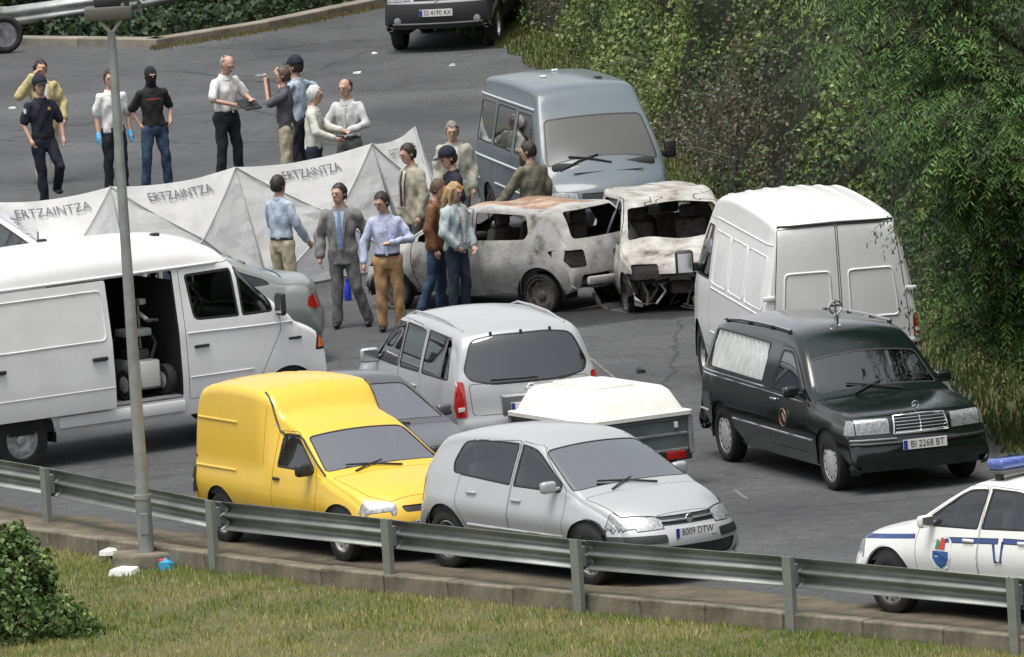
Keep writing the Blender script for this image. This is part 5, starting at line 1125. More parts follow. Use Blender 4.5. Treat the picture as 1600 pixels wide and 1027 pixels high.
v.strip('roof_gutter', [(-2.1, 1.83), (.95, 1.83)], .016, mat('pale_trim', (.5, .52, .53), .5)); v.strip('side_rail', [(-2.1, 1.03), (1.1, 1.0)], .014, mat('pale_trim', (.5, .5, .5))); v.strip('side_moulding', [(-2.2, .72), (-1.8, .72)], .016, MATS['pale_trim']); v.strip('side_moulding', [(-.9, .72), (.85, .70)], .016, MATS['pale_trim'])
v.mirrors(1.38, 1.22, BLACKP, (.1, .16, .25), out=.13); v.seats([(.7, (-.42, .42)), (-.6, (-.4, .4))], .65); v.dash(1.5, 1.16, wheel_y=.4)
v.wipers([(1.72, .1), (1.72, -.6)], [(1.60, -.45), (1.62, -.05)]); 
for y0, y1 in ((-.45, -.05), (.1, .5)): meshobj('air_vent', bx(v.onz(1.84, (y0+y1)/2, .002), (.02, y1-y0, .012), .003), BLACKP, v.root)
for k, (x, y) in enumerate(((-.4, -.25), (.2, .35), (-1.2, .1))): meshobj('roof_fitting', bx(v.onz(x, y, .012), (.16 if k == 1 else .07, .08, .03), .01), BLACKP if k == 1 else PLATE, v.root)
meshobj('dash_papers', bx((1.42, -.05, 1.175), (.2, .45, .01), .002), mat('paper', (.75, .74, .66), .8), v.root)
# ---- parked off-roader at the far bend
CRV = paint('pale_silver', (.42, .43, .44), .35, .4)
def compact(name, label, px, ref, hd, pm, plate):
    S = dict(ax=(1.31, -1.31), wr=.34, wid=[(-2.25, .82), (-1.6, .87), (0, .875), (1.6, .865), (2.2, .82)], belt=[(-2.2, 1.08), (1.2, 1.06), (2.2, .95)], bot=[(-2.3, .44), (-2, .36), (1.9, .36), (2.25, .40)],
      top=[(-2.18, .44), (-2.25, .55), (-2.24, 1.05), (-2.1, 1.5), (-1.9, 1.64), (-.8, 1.68), (.1, 1.66), (.4, 1.6), (1.0, 1.14), (1.15, 1.08), (1.9, 1.0), (2.1, .93), (2.19, .75), (2.22, .55), (2.18, .38)], bowf=.22, rampf=.8, bowr=.2, tumble=.24, er=.1, crown=.03, tc=.6, sh=.04, hoodroll=.08)
    v = Vehicle(name, label, 'car', px, hd, pm, S, ref=ref)
    v.cut('windscreen', rpoly([(.44, -.6), (.95, -.72), (.95, .72), (.44, .6)], .07), 'z', GLW, **W)
    v.both('side_window', rpoly([(.0, 1.1), (.0, 1.55), (.35, 1.54), (.85, 1.15), (.85, 1.1)], .05), GL, **W)
    v.both('side_window', rpoly([(-1.9, 1.12), (-.06, 1.1), (-.06, 1.55), (-1.8, 1.52)], .06), GL, **W)
    v.liner(); v.arches(.41)
    for sg in (-1, 1):
        v.cut('headlight', rpoly([(sg*.40, .80), (sg*.80, .78), (sg*.80, .94), (sg*.44, .93)], .03), 'xf', LENS, ring=.008, ringm=BLACKP, off=.004)
    v.cut('grille', rpoly([(-.36, .80), (.36, .80), (.34, .90), (-.34, .90)], .02), 'xf', BLACKP, off=-.01)
    v.cut('front_bumper', rpoly([(-.84, .36), (.84, .36), (.84, .76), (-.84, .76)], .02), 'xf', mat('cladding', (.018, .018, .02), .6), off=.02, rim=.02, lim=lambda c: c.x > 1.5)
    v.both('side_cladding', [(-1.6, .37), (1.7, .37), (1.7, .6), (-1.6, .6)], MATS['cladding'], off=.01)
    v.body(); v.under(.42); v.wheels('alloy', 5, wt=.21); v.seats([(.1, (-.37, .37)), (-.8, (-.37, .37))], .5); v.dash(.85, 1.08); v.mirrors(.75, 1.15, BLACKP)
    v.line('grille_bar', [v.onx(y, .85, 1, .01) for y in np.linspace(-.34, .34, 7)], .012, CHROME); v.line('grille_bar', [v.onx(0, z, 1, .012) for z in (.80, .85, .90)], .02, CHROME)
    for sg in (-1, 1):
        bmb = bmesh.new(); lathe(bmb, [(.06, 0), (.055, .02), (.001, .025)], 12, 'x', v.onx(sg*.62, .5, 1, .02)); meshobj('fog_lamp', bmb, LENS, v.root, smooth=50)
    v.plate(v.onx(0, .62, 1, .03).x, .62, plate, 1); v.line('bumper_lip', [v.onx(y, .45, 1, .03) for y in np.linspace(-.7, .7, 9)], .015, GREYP)
compact('parked_off_roader', 'silver and dark compact off-roader parked at the far bend under leaves', (621, 77), (1.31, -.79, 0), -99, CRV, 'SS 4190 AX')
compact('white_estate', 'white car almost hidden behind the open van, a side window tip showing beside the screen', (47, 388), (.83, -.82, 1.11), 2, WHITE, 'BI 7714 CK')
# ---- burnt cars
def burntmat(name, a, b, c):
    m = mat(name, a, .85, col2=b, nscale=3.4, c2pos=(.43, .60), bump=.25, bscale=45, detail=12); nt = m.node_tree; bs = nt.nodes['Principled BSDF']
    rmp = [n for n in nt.nodes if n.type == 'VALTORGB'][0]; e = rmp.color_ramp.elements.new(.34); e.color = (*c, 1)
    e = rmp.color_ramp.elements.new(.72); e.color = (a[0]*1.25, a[1]*1.2, a[2]*1.15, 1); return m
BURN = burntmat('burnt_steel', (.42, .42, .405), (.29, .285, .27), (.13, .11, .09))
BURNR = burntmat('burnt_roof', (.44, .33, .25), (.24, .13, .075), (.30, .28, .25))
BURNW = burntmat('burnt_pale', (.47, .465, .44), (.30, .285, .255), (.12, .09, .07))
CHAR = mat('charred', (.018, .017, .016), .95, noise=.6, nscale=6, bump=.6, bscale=25)
RUSTY = mat('scorched_rim', (.10, .085, .075), .8, noise=.5, nscale=10)
def burnt(name, label, px, ref, hd, rear_open, body, W_=.80, H=1.38, z=0.0, k=1.0):
    S = dict(ax=(1.2, -1.2), wr=.27, wid=[(-1.9, .74), (-1.3, W_), (1.3, W_), (1.9, .74)], belt=[(-1.9, .93), (1, .90), (2, .8)], bot=[(-1.9, .34), (-1.6, .26), (1.6, .24), (1.9, .3)],
      top=[(-1.78, .34), (-1.84, .5), (-1.82, .72), (-1.79, .92), (-1.50, H-.06), (-1.25, H-.02), (-.4, H), (.05, H-.02), (.25, H-.07), (.93, .95), (1.05, .90), (1.55, .82), (1.75, .72), (1.82, .58), (1.84, .42), (1.8, .26)],
      bowf=.22, rampf=.8, bowr=.16, tumble=.30, er=.08, crown=.03, tc=.62, sh=.045, hoodroll=.08, dent=.02)
    v = Vehicle(name, label, 'burnt car', px, hd, body, S, ref=ref, z=z); v.root.scale = (k, k, k)
    N = dict(); hole = lambda poly, ax: v.take(poly, ax).free()
    hole(rpoly([(.31, -.56), (.88, -.66), (.88, .66), (.31, .56)], .06), 'z')
    hole(rpoly([(-.60, .97), (.60, .97), (.50, H-.08), (-.50, H-.08)], .06), 'xr')
    for ax in ('yl', 'yr'):
        hole(rpoly([(-.05, .93), (-.05, H-.10), (.2, H-.11), (.72, .97), (.72, .92)], [.03, .03, .1, .06, .03]), ax)
        hole(rpoly([(-.16, .94), (-1.0, .97), (-1.05, 1.05), (-.95, H-.12), (-.16, H-.09)], [.03, .05, .05, .06, .03]), ax)
    v.liner(CHAR, .02); v.arches(.345)
    dd = v.both('front_door', rpoly([(-.11, .33), (-.11, H-.05), (.22, H-.06), (.82, .96), (.84, .75), (.78, .33)], .04), body, ring=.012, ringm=CHAR, ringoff=-.01)
    v.cut('roof_skin', rpoly([(-1.22, -.46), (.16, -.46), (.16, .46), (-1.22, .46)], .06), 'z', BURNR if name == 'burnt_hatchback' else body, off=-.003)
    for sg in (-1, 1):
        hole(rpoly([(sg*.42, .58), (sg*.74, .58), (sg*.74, .74), (sg*.42, .74)], .03), 'xf')
        hole(rpoly([(sg*.52, .62), (sg*.74, .62), (sg*.74, .84), (sg*.52, .84)], .03), 'xr')
    hole(rpoly([(-.62, .26), (.62, .26), (.62, .5), (-.62, .5)], .04), 'xf')
    hole(rpoly([(-.6, .36), (.6, .36), (.6, .52), (-.6, .52)], .04), 'xr')
    if name == 'burnt_car': v.cut('front_panel', [(-.79, .25), (.79, .25), (.79, .62), (-.79, .62)], 'xf', CHAR, off=-.10, lim=lambda c: c.x > 1.3)
    v.body(); v.under(.3, CHAR); v.wheels('steel', 5, wt=.15, rim=.80, rimm=RUSTY, tm=CHAR)
    v.seats([(.05, (-.34, .34)), (-.75, (-.2, .2))], .3, RUSTY, .42)
    meshobj('dash_remains', bx((.8, 0, .82), (.2, 1.3, .12), .04), CHAR, v.root, smooth=40)
    meshobj('engine_block', bx((1.35, .1, .5), (.5, .7, .36), .05), RUSTY, v.root, smooth=40)
    return v, dd
v, dd = burnt('burnt_hatchback', 'burnt-out ash-grey hatchback with rust-stained roof, seen from its left rear', (846, 495), (-1.2, .76, 0), 141, True, BURN, z=-.04)
bm = bmesh.new(); box(bm, (0, 0, 0), (.06, 1.15, .11), .03); o = meshobj('bumper_beam', bm, BURNW, v.root, smooth=40); o.location = (-1.86, .05, .42); o.rotation_euler = (R(3), 0, R(2))
bm = bmesh.new(); tube(bm, [(-1.7, .3, .25), (-1.8, .32, .1), (-1.9, .3, .04)], .03, 6); meshobj('hanging_bracket', bm, RUSTY, v.root, smooth=50)
meshobj('lock_barrel', bx(v.onx(-.05, .76, -1, .01), (.02, .09, .05), .01), RUSTY, v.root)
for sg in (1, -1): meshobj('door_lock', bx(v.on(.02, .80, sg, .003), (.09, .02, .04), .01), CHAR, v.root)
v, dd = burnt('burnt_car', 'burnt-out pale car with its front end missing, facing the road', (1062, 377), (.91, 0, .91), -82, False, BURNW, .83, 1.50, z=-.10, k=.98)
for k in range(7):
    bm = bmesh.new(); a = Vector((1.60+random.uniform(-.05, .1), random.uniform(-.78, .1), random.uniform(.22, .62))); tube(bm, [a, a+Vector((random.uniform(0, .1), random.uniform(-.1, .1), -.15)), a+Vector((random.uniform(0, .15), random.uniform(-.15, .15), -.3 if a.z > .4 else -.1))], random.uniform(.008, .02), 6); meshobj('twisted_bracket', bm, (BURN, RUSTY, CHAR)[k % 3], v.root, smooth=50)
# ---- box trailer
tr = thing('box_trailer', 'small grey box trailer with a white moulded lid', 'trailer', (0, 0, 0), R(119))
GP = g(1083, 757); Mz = Matrix.Rotation(R(119), 3, 'Z'); L_, Wt = 1.78, 1.28; cpos = GP-Mz @ Vector((-L_/2, -Wt/2, 0)); tr.location = (cpos.x, cpos.y, 0)
TG = mat('trailer_grey', (.13, .155, .15), .6, .2, noise=.3, nscale=5); GALV = mat('galvanised', (.36, .38, .385), .5, .6, noise=.3, nscale=7); LIDW = mat('lid_white', (.80, .80, .74), .5, 0, .2, noise=.06, nscale=3)
for y in (-1, 1): meshobj('side_wall', bx((0, y*Wt/2, .59), (L_, .03, .40), .008), TG, tr)
for x in (-1, 1): meshobj('end_wall', bx((x*L_/2, 0, .59), (.03, Wt-.034, .40), .008), TG, tr)
meshobj('floor', bx((0, 0, .40), (L_-.04, Wt-.04, .03), 0), TG, tr)
for z in (.42, .60, .77):
    meshobj('rib', bx((-L_/2-.022, 0, z), (.02, Wt-.1, .03), .006), GALV if z != .77 else TG, tr)
    for y in (-1, 1): meshobj('rib', bx((0, y*(Wt/2+.022), z), (L_-.1, .02, .03), .006), GALV if z != .77 else TG, tr)
for x in (-1, 1):
    for y in (-1, 1): meshobj('corner_post', bx((x*(L_/2+.003), y*(Wt/2+.003), .58), (.06, .06, .44), .01), GALV, tr)
def lidbm():
    b = bmesh.new(); rows = []
    for z, ix in ((.80, -.05), (.845, -.05), (.85, .02), (1.08, .13), (1.13, .19)):
        a, c = L_/2-ix, Wt/2-ix; q = rpoly([(-a, -c), (a, -c), (a, c), (-a, c)], .09, 4); rows.append([b.verts.new((p.x, p.y, z)) for p in q])
    for r0, r1 in zip(rows, rows[1:]):
        n = len(r0)
        for i in range(n): b.faces.new((r0[i], r0[(i+1) % n], r1[(i+1) % n], r1[i]))
    b.faces.new(rows[-1]); bmesh.ops.bevel(b, geom=[e for e in b.edges if e.calc_face_angle(0) > .5 and e.verts[0].co.z > 1.1 and e.verts[1].co.z > 1.1], offset=.03, segments=2, affect='EDGES'); return b
lid = meshobj('lid', lidbm(), LIDW, tr, smooth=35); meshobj('lid_rib', bx((.1, 0, 1.145), (1.0, .5, .035), .015), LIDW, lid, smooth=40)
for y in (-.42, .42): meshobj('tail_light', bx((-L_/2-.045, y, .36), (.05, .24, .09), .01), REDL, tr)
meshobj('light_board', bx((-L_/2-.01, 0, .355), (.04, Wt, .12), .01), BLACKP, tr); meshobj('latch', bx((-L_/2-.03, -.45, .70), (.03, .045, .07), .008), PLATE, tr)
for y in (-1, 1):
    bm = bmesh.new(); lathe(bm, [(.13, -.06), (.24, -.065), (.26, -.04), (.26, .04), (.24, .065), (.13, .06)], 24, 'y', (0, y*(Wt/2+.12), .26)); w_ = meshobj('wheel', bm, RUBBER, tr, smooth=35)
    bm = bmesh.new(); lathe(bm, [(.135, -.05), (.1, -.02), (.001, -.02)], 16, 'y', (0, y*(Wt/2+.12), .26)); lathe(bm, [(.135, .05), (.1, .02), (.001, .02)], 16, 'y', (0, y*(Wt/2+.12), .26)); meshobj('rim', bm, STEEL, w_, smooth=35)
    bm = bmesh.new(); P = [(.31*math.cos(a), .26+.31*math.sin(a)) for a in np.linspace(.15, math.pi-.15, 12)]
    rr_ = [[bm.verts.new((x, y*(Wt/2+dy), z)) for x, z in P] for dy in (.02, .22)]
    for i in range(11): bm.faces.new((rr_[0][i], rr_[0][i+1], rr_[1][i+1], rr_[1][i]))
    meshobj('mudguard', bm, BLACKP, tr, smooth=60)
bm = bmesh.new(); tube(bm, [(L_/2-.1, 0, .36), (L_/2+.9, 0, .40)], .035, 8); tube(bm, [(L_/2-.1, .45, .36), (L_/2+.55, .03, .38)], .025, 8); tube(bm, [(L_/2-.1, -.45, .36), (L_/2+.55, -.03, .38)], .025, 8); tube(bm, [(0, -.7, .26), (0, .7, .26)], .03, 8); meshobj('drawbar', bm, GALV, tr, smooth=50)
bm = bmesh.new(); tube(bm, [(L_/2+.6, .06, .75), (L_/2+.6, .06, .08)], .022, 8); lathe(bm, [(.001, -.03), (.08, -.03), (.08, .03), (.001, .03)], 14, 'y', (L_/2+.6, .06, .08)); meshobj('jockey_wheel', bm, GALV, tr, smooth=50)
# ------------------------------------------------------------------ people
def cloth(n, col, rough=.85, noise=.15, scale=9): return mat('cloth_'+n, col, rough, noise=noise, nscale=scale, bump=.4, bscale=13)
SKIN = mat('skin', (.54, .33, .24), .55, noise=.12, nscale=14); SHOE = mat('shoe_leather', (.02, .018, .016), .45); EYE = mat('eye_dark', (.03, .02, .015), .3); LIP = mat('lip', (.33, .13, .11), .5)
TMPS = bpy.data.scenes.new('scratch')
def remeshed(name, bm, m, parent, vox=.014, fold=0.0, seed=0, smooth=4):
    me = bpy.data.meshes.new('tmp'); bm.to_mesh(me); bm.free(); o = bpy.data.objects.new('tmp', me); TMPS.collection.objects.link(o)
    r = o.modifiers.new('r', 'REMESH'); r.mode = 'VOXEL'; r.voxel_size = vox; r.adaptivity = 0.0
    s_ = o.modifiers.new('s', 'SMOOTH'); s_.iterations = smooth; s_.factor = .5
    vl = TMPS.view_layers[0]; vl.update(); dg = vl.depsgraph; me2 = bpy.data.meshes.new_from_object(o.evaluated_get(dg)); bpy.data.objects.remove(o); bpy.data.meshes.remove(me)
    n = len(me2.vertices)
    if fold and n:
        co = np.empty(n*3, np.float32); me2.vertices.foreach_get('co', co); co = co.reshape(-1, 3); nn = np.empty(n*3, np.float32); me2.vertices.foreach_get('normal', nn); nn = nn.reshape(-1, 3)
        ph = seed*1.7
        q = np.sin(co[:, 2]*26+4*np.sin(co[:, 0]*11+co[:, 1]*9+ph)+ph)*.5+np.sin(co[:, 0]*31+co[:, 2]*17+3*np.sin(co[:, 1]*14+ph))*.5+np.sin(co[:, 1]*40-co[:, 2]*22+ph*2)*.35+np.abs(np.sin(co[:, 2]*13+co[:, 1]*15+2*np.sin(co[:, 0]*8+ph)))*.9-.5
        co += nn*(q*fold)[:, None]; me2.vertices.foreach_set('co', co.ravel())
    me2.name = name; me2.materials.clear(); me2.materials.append(m); me2.polygons.foreach_set('use_smooth', [True]*len(me2.polygons)); me2.update()
    return link(bpy.data.objects.new(name, me2), parent)
def ell(bm, c, r, M=None, u=14, v=9):
    q = bmesh.ops.create_uvsphere(bm, u_segments=u, v_segments=v, radius=1)['verts']
    bmesh.ops.transform(bm, matrix=(M if M is not None else Matrix.Identity(4)) @ Matrix.Translation(Vector(c)) @ Matrix.Diagonal((*r, 1)), verts=q); return q
def limb(bm, pts, rs):
    tube(bm, pts, rs, 12); 
    for p, r in zip(pts, rs): ell(bm, p, (r*.99, r*.99, r*.99), None, 12, 8)
def stack(bm, rows, T, seg=18):
    rings = []
    for x, z, rx, ry in rows:
        rings.append([bm.verts.new(T(Vector((x+rx*math.cos(2*math.pi*k/seg), ry*math.sin(2*math.pi*k/seg), z)))) for k in range(seg)])
    for a, b in zip(rings, rings[1:]):
        for k in range(seg): bm.faces.new((a[k], a[(k+1) % seg], b[(k+1) % seg], b[k]))
    bm.faces.new(rings[0][::-1]); bm.faces.new(rings[-1])
NP = [0]
def person(label, head, face, h=1.76, lean=0.0, la=None, ra=None, ll=None, rl=None, hy=0.0, hp=0.0, top=None, sleeve='long', trousers=None, hair=(.03, .022, .018), hairtype='short', jacket=None, cap=None, gloves=None, balaclava=False, shoes=None, tie=None, hem=.90, fat=1.0, cat='person', lowz=None, stripe=None):
    """head: photo pixel of the crown; face: heading the body faces; arms (elbow, wrist), legs (knee, ankle) in the body's own metres for 1.76 m"""
    NP[0] += 1; sd_ = NP[0]; k = h/1.76; p = g(head[0], head[1], h*.995+(0 if lowz is None else lowz))
    off = Matrix.Rotation(R(face), 3, 'Z') @ Vector((lean*.75*k, 0, 0))
    root = thing('person', label, cat, (p.x-off.x, p.y-off.y, 0), R(face), 'people standing about the scene')
    sc_ = lambda v: Vector(v)*k
    def T(v):
        v = Vector(v); d = max(0, v.z-.93); return Vector((v.x+lean*d/.75*(d/.75*.3+.7), v.y, v.z-abs(lean)*.12*d))*k
    Tn = T((0, 0, 1.52))/k; HM = Matrix.Scale(k, 4) @ Matrix.Translation(Tn) @ Matrix.Rotation(R(hy), 4, 'Z') @ Matrix.Rotation(R(hp), 4, 'Y') @ Matrix.Scale(1.07, 4) @ Matrix.Translation((0, 0, -1.525))
    def arm(a, sg):
        d = ((-.03, sg*.232, 1.13), (.05, sg*.238, .885)); e, w = a if a else d
        sh = T((-.005, sg*.168, 1.395)); return [sh, T(e) if a is None else sc_(e)+Vector((T((0, 0, e[2])).x, 0, 0)), T(w) if a is None else sc_(w)+Vector((T((0, 0, w[2])).x, 0, 0))]
    A = {1: arm(la, 1), -1: arm(ra, -1)}
    def leg(a, sg):
        kn, an = a if a else ((.02, sg*.105, .50), (-.02, sg*.115, .09)); return [sc_((0, sg*.09, .90)), sc_(kn), sc_(an)]
    Lg = {1: leg(ll, 1), -1: leg(rl, -1)}
    # body
    bm = bmesh.new(); stack(bm, [(0, .84, .09*fat, .135), (0, .95, .10*fat, .15), (0, 1.08, .095*fat, .13), (.0, 1.28, .105*fat, .155), (-.005, 1.40, .085, .15), (-.01, 1.47, .055, .085), (.0, 1.56, .05, .052)], T)
    for sg in (-1, 1):
        a = A[sg]; limb(bm, a, [.05*k, .039*k, .027*k]); limb(bm, Lg[sg], [.07*k, .05*k, .04*k])
        f = (a[2]-a[1]).normalized(); sd2 = Vector((0, -sg, 0)); sd2 = (sd2-f*sd2.dot(f)).normalized() if abs(f.y) < .95 else Vector((1, 0, 0)); th = Vector((1, 0, 0)); th = (th-f*th.dot(f)); th = th.normalized() if th.length > .1 else Vector((0, 0, 1))
        pc = a[2]+f*.05*k; tube(bm, [a[2], pc, a[2]+f*.095*k], [.026*k, .034*k, .030*k], 10)
        for i, (o_, ln) in enumerate(((-.027, .062), (-.009, .072), (.009, .068), (.026, .052))):
            b0 = a[2]+f*.085*k+th*(-o_)*k; b1 = b0+f*ln*.55*k+sd2*.010*k; b2 = b1+f*ln*.4*k+sd2*.022*k; limb(bm, [b0, b1, b2], [.0095*k, .009*k, .0075*k])
        t0 = a[2]+f*.03*k+th*.022*k; limb(bm, [t0, t0+(f*.035+th*.025)*k, t0+(f*.068+th*.03)*k], [.011*k, .010*k, .008*k])
    ell(bm, (.005, 0, 1.655), (.093, .075, .112), HM); ell(bm, (.03, 0, 1.595), (.062, .056, .062), HM); ell(bm, (.098, 0, 1.638), (.018, .013, .024), HM); ell(bm, (.085, 0, 1.682), (.02, .05, .012), HM)
    for sg in (-1, 1): ell(bm, (-.005, sg*.077, 1.645), (.02, .012, .03), HM, 8, 6)
    body = remeshed('body', bm, SKIN, root, .0115, smooth=3)
    if not balaclava:
        for sg in (-1, 1): b = bmesh.new(); ell(b, (.089, sg*.031, 1.658), (.008, .013, .008), HM, 8, 6); meshobj('eye', b, EYE, root, smooth=180)
        b = bmesh.new(); ell(b, (.090, 0, 1.594), (.008, .024, .007), HM, 8, 6); meshobj('mouth', b, LIP, root, smooth=180)
    # trousers, shoes
    tr_ = trousers or cloth('navy', (.015, .017, .025)); bm = bmesh.new()
    stack(bm, [(0, .80, .10*fat, .15), (0, .88, .118*fat, .168), (0, .96, .118*fat, .162), (0, 1.0, .115*fat, .155)], T)
    for sg in (-1, 1):
        q = Lg[sg]; limb(bm, [q[0], q[0].lerp(q[1], .5), q[1], q[1].lerp(q[2], .6), q[2]+Vector((0, 0, -.01))], [.098*k*fat, .09*k, .074*k, .07*k, .066*k])
    remeshed('trousers', bm, tr_, root, .014, .0065, sd_)
    for sg in (-1, 1):
        q = Lg[sg][2]; bm = bmesh.new(); ell(bm, q+Vector((.06, 0, -.045))*k, (.135*k, .047*k, .042*k)); ell(bm, q+Vector((-.01, 0, -.02))*k, (.06*k, .046*k, .065*k)); remeshed('shoe', bm, shoes or SHOE, root, .012)
    # shirt / jacket
    def garment(name, m, hem_, infl, slv, fold=.0075):
        bm = bmesh.new(); i = infl
        rows = [(0, hem_, .118*fat+i, .165+i), (0, .98, .115*fat+i, .160+i), (0, 1.10, .110*fat+i, .147+i), (.0, 1.28, .115*fat+i, .168+i), (-.005, 1.38, .100+i, .168+i), (-.01, 1.445, .078+i, .135+i), (-.008, 1.50, .056+i*.6, .064+i*.6)]
        if hem_ > .97: rows.pop(1)
        stack(bm, rows, T)
        for sg in (-1, 1):
            a = A[sg]
            if slv == 'short': limb(bm, [a[0], a[0].lerp(a[1], .85)], [(.058+i)*k, (.062+i)*k])
            else: limb(bm, [a[0], a[1], a[1].lerp(a[2], .93)], [(.057+i)*k, (.053+i)*k, (.043+i)*k])
        return remeshed(name, bm, m, root, .014, fold, sd_+3)
    shirt = garment('shirt', top, hem if jacket is None else .93, .008 if jacket is None else .0, sleeve if jacket is None else 'short')
    if jacket is not None:
        jk = garment('jacket', jacket, hem-.14, .022, 'long', .009)
        # the open front shows the shirt (and tie)
        vs = []; fs = []
        for j in range(7):
            z = .98+.47*j/6; wd = .03+.035*j/6; xx = .118*fat+.034 if z < 1.3 else .118*fat+.034-(z-1.3)*.25
            vs += [T((xx+.003, -wd, z)), T((xx+.013, 0, z)), T((xx+.003, wd, z))]
        for j in range(6): fs += [(3*j, 3*j+1, 3*j+4, 3*j+3), (3*j+1, 3*j+2, 3*j+5, 3*j+4)]
        pydata('shirt_front', vs, fs, top, root, smooth=180)
    if tie is not None:
        xx = .118*fat+(.05 if jacket is not None else .025); vs = []
        for j in range(7):
            z = 1.0+.45*j/6; x_ = xx+.006 if z < 1.3 else xx+.006-(z-1.3)*.25; wd = .034-.016*j/6; vs += [T((x_, -wd, z)), T((x_+.008, 0, z)), T((x_, wd, z))]
        pydata('tie', vs, [f_ for j in range(6) for f_ in ((3*j, 3*j+1, 3*j+4, 3*j+3), (3*j+1, 3*j+2, 3*j+5, 3*j+4))], tie, root, smooth=180)
    cm = jacket if jacket is not None else top
    bm = bmesh.new(); n = 18; rr_ = []      # collar
    for dz, gr in ((1.468, .016), (1.512, .020), (1.500, .034), (1.455, .040)):
        rr_.append([bm.verts.new(T((-.008+math.cos(2*math.pi*q/n)*(.052+gr)+(.012 if dz < 1.46 else 0), math.sin(2*math.pi*q/n)*(.056+gr), dz-.035*max(0, math.cos(2*math.pi*q/n))))) for q in range(n)])
    for a_, b_ in zip(rr_, rr_[1:]):
        for q in range(n): bm.faces.new((a_[q], a_[(q+1) % n], b_[(q+1) % n], b_[q]))
    meshobj('collar', bm, cm, root, smooth=60)
    if jacket is not None:
        for sg in (-1, 1):
            P_ = [T((.118*fat+.050-max(0, z_-1.3)*.25, sg*w_, z_)) for z_, w_ in ((1.06, .05), (1.2, .062), (1.33, .085), (1.42, .085))]; Q_ = [T((.118*fat+.054-max(0, z_-1.3)*.25, sg*w_, z_)) for z_, w_ in ((1.06, .03), (1.2, .042), (1.33, .05), (1.42, .06))]
            pydata('lapel', P_+Q_, [(i_, i_+1, 5+i_, 4+i_) for i_ in range(3)], jacket, root)
        for sg in (-1, 1): meshobj('pocket_flap', bx(T((.118*fat+.036, sg*.105, .97)), (.012, .11, .045), .004), jacket, root)
    elif not balaclava and sleeve:
        pydata('placket', [T((.118*fat+.022-max(0, z_-1.3)*.22, y_, z_)) for z_ in (.98, 1.14, 1.3, 1.42) for y_ in (-.016, .016)], [(2*i_, 2*i_+1, 2*i_+3, 2*i_+2) for i_ in range(3)], top, root)
    bm = bmesh.new(); n = 20; rows = []
    if hem > .93:
        for z in (.965, 1.0): rows.append([bm.verts.new(T((math.cos(2*math.pi*q/n)*(.122*fat+.004), math.sin(2*math.pi*q/n)*.166, z))) for q in range(n)])
        for q in range(n): bm.faces.new((rows[0][q], rows[0][(q+1) % n], rows[1][(q+1) % n], rows[1][q]))
        meshobj('belt', bm, SHOE, root, smooth=60)
    else: bm.free()
    # hair, headgear
    hm_ = mat('hair_%.3f_%.3f' % hair[:2], hair, .6, noise=.35, nscale=60)
    if balaclava:
        bm = bmesh.new(); ell(bm, (.006, 0, 1.655), (.104, .086, .122), HM); ell(bm, (.03, 0, 1.595), (.073, .066, .072), HM); ell(bm, (.0, 0, 1.53), (.07, .075, .07), HM)
        remeshed('balaclava', bm, cloth('balaclava', (.012, .012, .014)), root, .012)
        b = bmesh.new(); ell(b, (.098, 0, 1.66), (.014, .045, .014), HM, 10, 6); meshobj('eye_slit', b, SKIN, root, smooth=180)
    elif hairtype != 'bald':
        bm = bmesh.new(); q = bmesh.ops.create_uvsphere(bm, u_segments=24, v_segments=16, radius=1)['verts']
        for v in q: v.co = Vector((v.co.x*.104-.008, v.co.y*.086, v.co.z*.117+1.666))
        def keep(c):
            if hairtype == 'receding': return c.x < .0 and 1.60 < c.z < 1.735
            return (c.z > 1.715+.25*max(0, c.x-.03)) or (c.x < .015 and c.z > 1.585) or (c.x < .045 and c.z > 1.66)
        bmesh.ops.delete(bm, geom=[f for f in bm.faces if not keep(f.calc_center_median())], context='FACES')
        for v in bm.verts: v.co += Vector((math.sin(v.co.y*90+v.co.z*70), math.sin(v.co.x*80+v.co.z*60), math.sin(v.co.x*75+v.co.y*85)))*.005
        bmesh.ops.solidify(bm, geom=bm.faces[:], thickness=.012)
        bmesh.ops.transform(bm, matrix=HM, verts=bm.verts); meshobj('hair', bm, hm_, root, smooth=80)
        if hairtype == 'long':
            bm = bmesh.new()
            for yy in (-.06, 0, .06): limb(bm, [HM @ Vector((-.05, yy, 1.68)), HM @ Vector((-.075, yy*1.15, 1.56)), HM @ Vector((-.085, yy*1.2, 1.42))], [.055*k, .05*k, .035*k])
            for sg in (-1, 1): limb(bm, [HM @ Vector((.02, sg*.075, 1.70)), HM @ Vector((.01, sg*.088, 1.58)), HM @ Vector((.03, sg*.09, 1.46))], [.025*k, .028*k, .02*k])
            remeshed('long_hair', bm, hm_, root, .013, .004, sd_)
    if cap is not None:
        bm = bmesh.new(); q = bmesh.ops.create_uvsphere(bm, u_segments=22, v_segments=12, radius=1)['verts']
        for v in q: v.co = Vector((v.co.x*.115, v.co.y*.099, max(v.co.z, -.05)*.115+1.70))
        ell(bm, (.125, 0, 1.695), (.065, .075, .010)); bmesh.ops.transform(bm, matrix=HM, verts=bm.verts); meshobj('cap', bm, cap, root, smooth=50)
    if gloves is not None:
        for sg in (-1, 1):
            a = A[sg]; f = (a[2]-a[1]).normalized(); bm = bmesh.new(); limb(bm, [a[2], a[2]+f*.06*k, a[2]+f*.10*k], [.036*k, .044*k, .04*k])
            for i in range(4): b0 = a[2]+f*.09*k+Vector((.028-.018*i, 0, 0))*k; limb(bm, [b0, b0+f*.05*k, b0+f*.085*k], [.014*k, .013*k, .011*k])
            remeshed('glove', bm, gloves, root, .0115)
    root['_'] = k; del root['_']
    return root, T, A, k
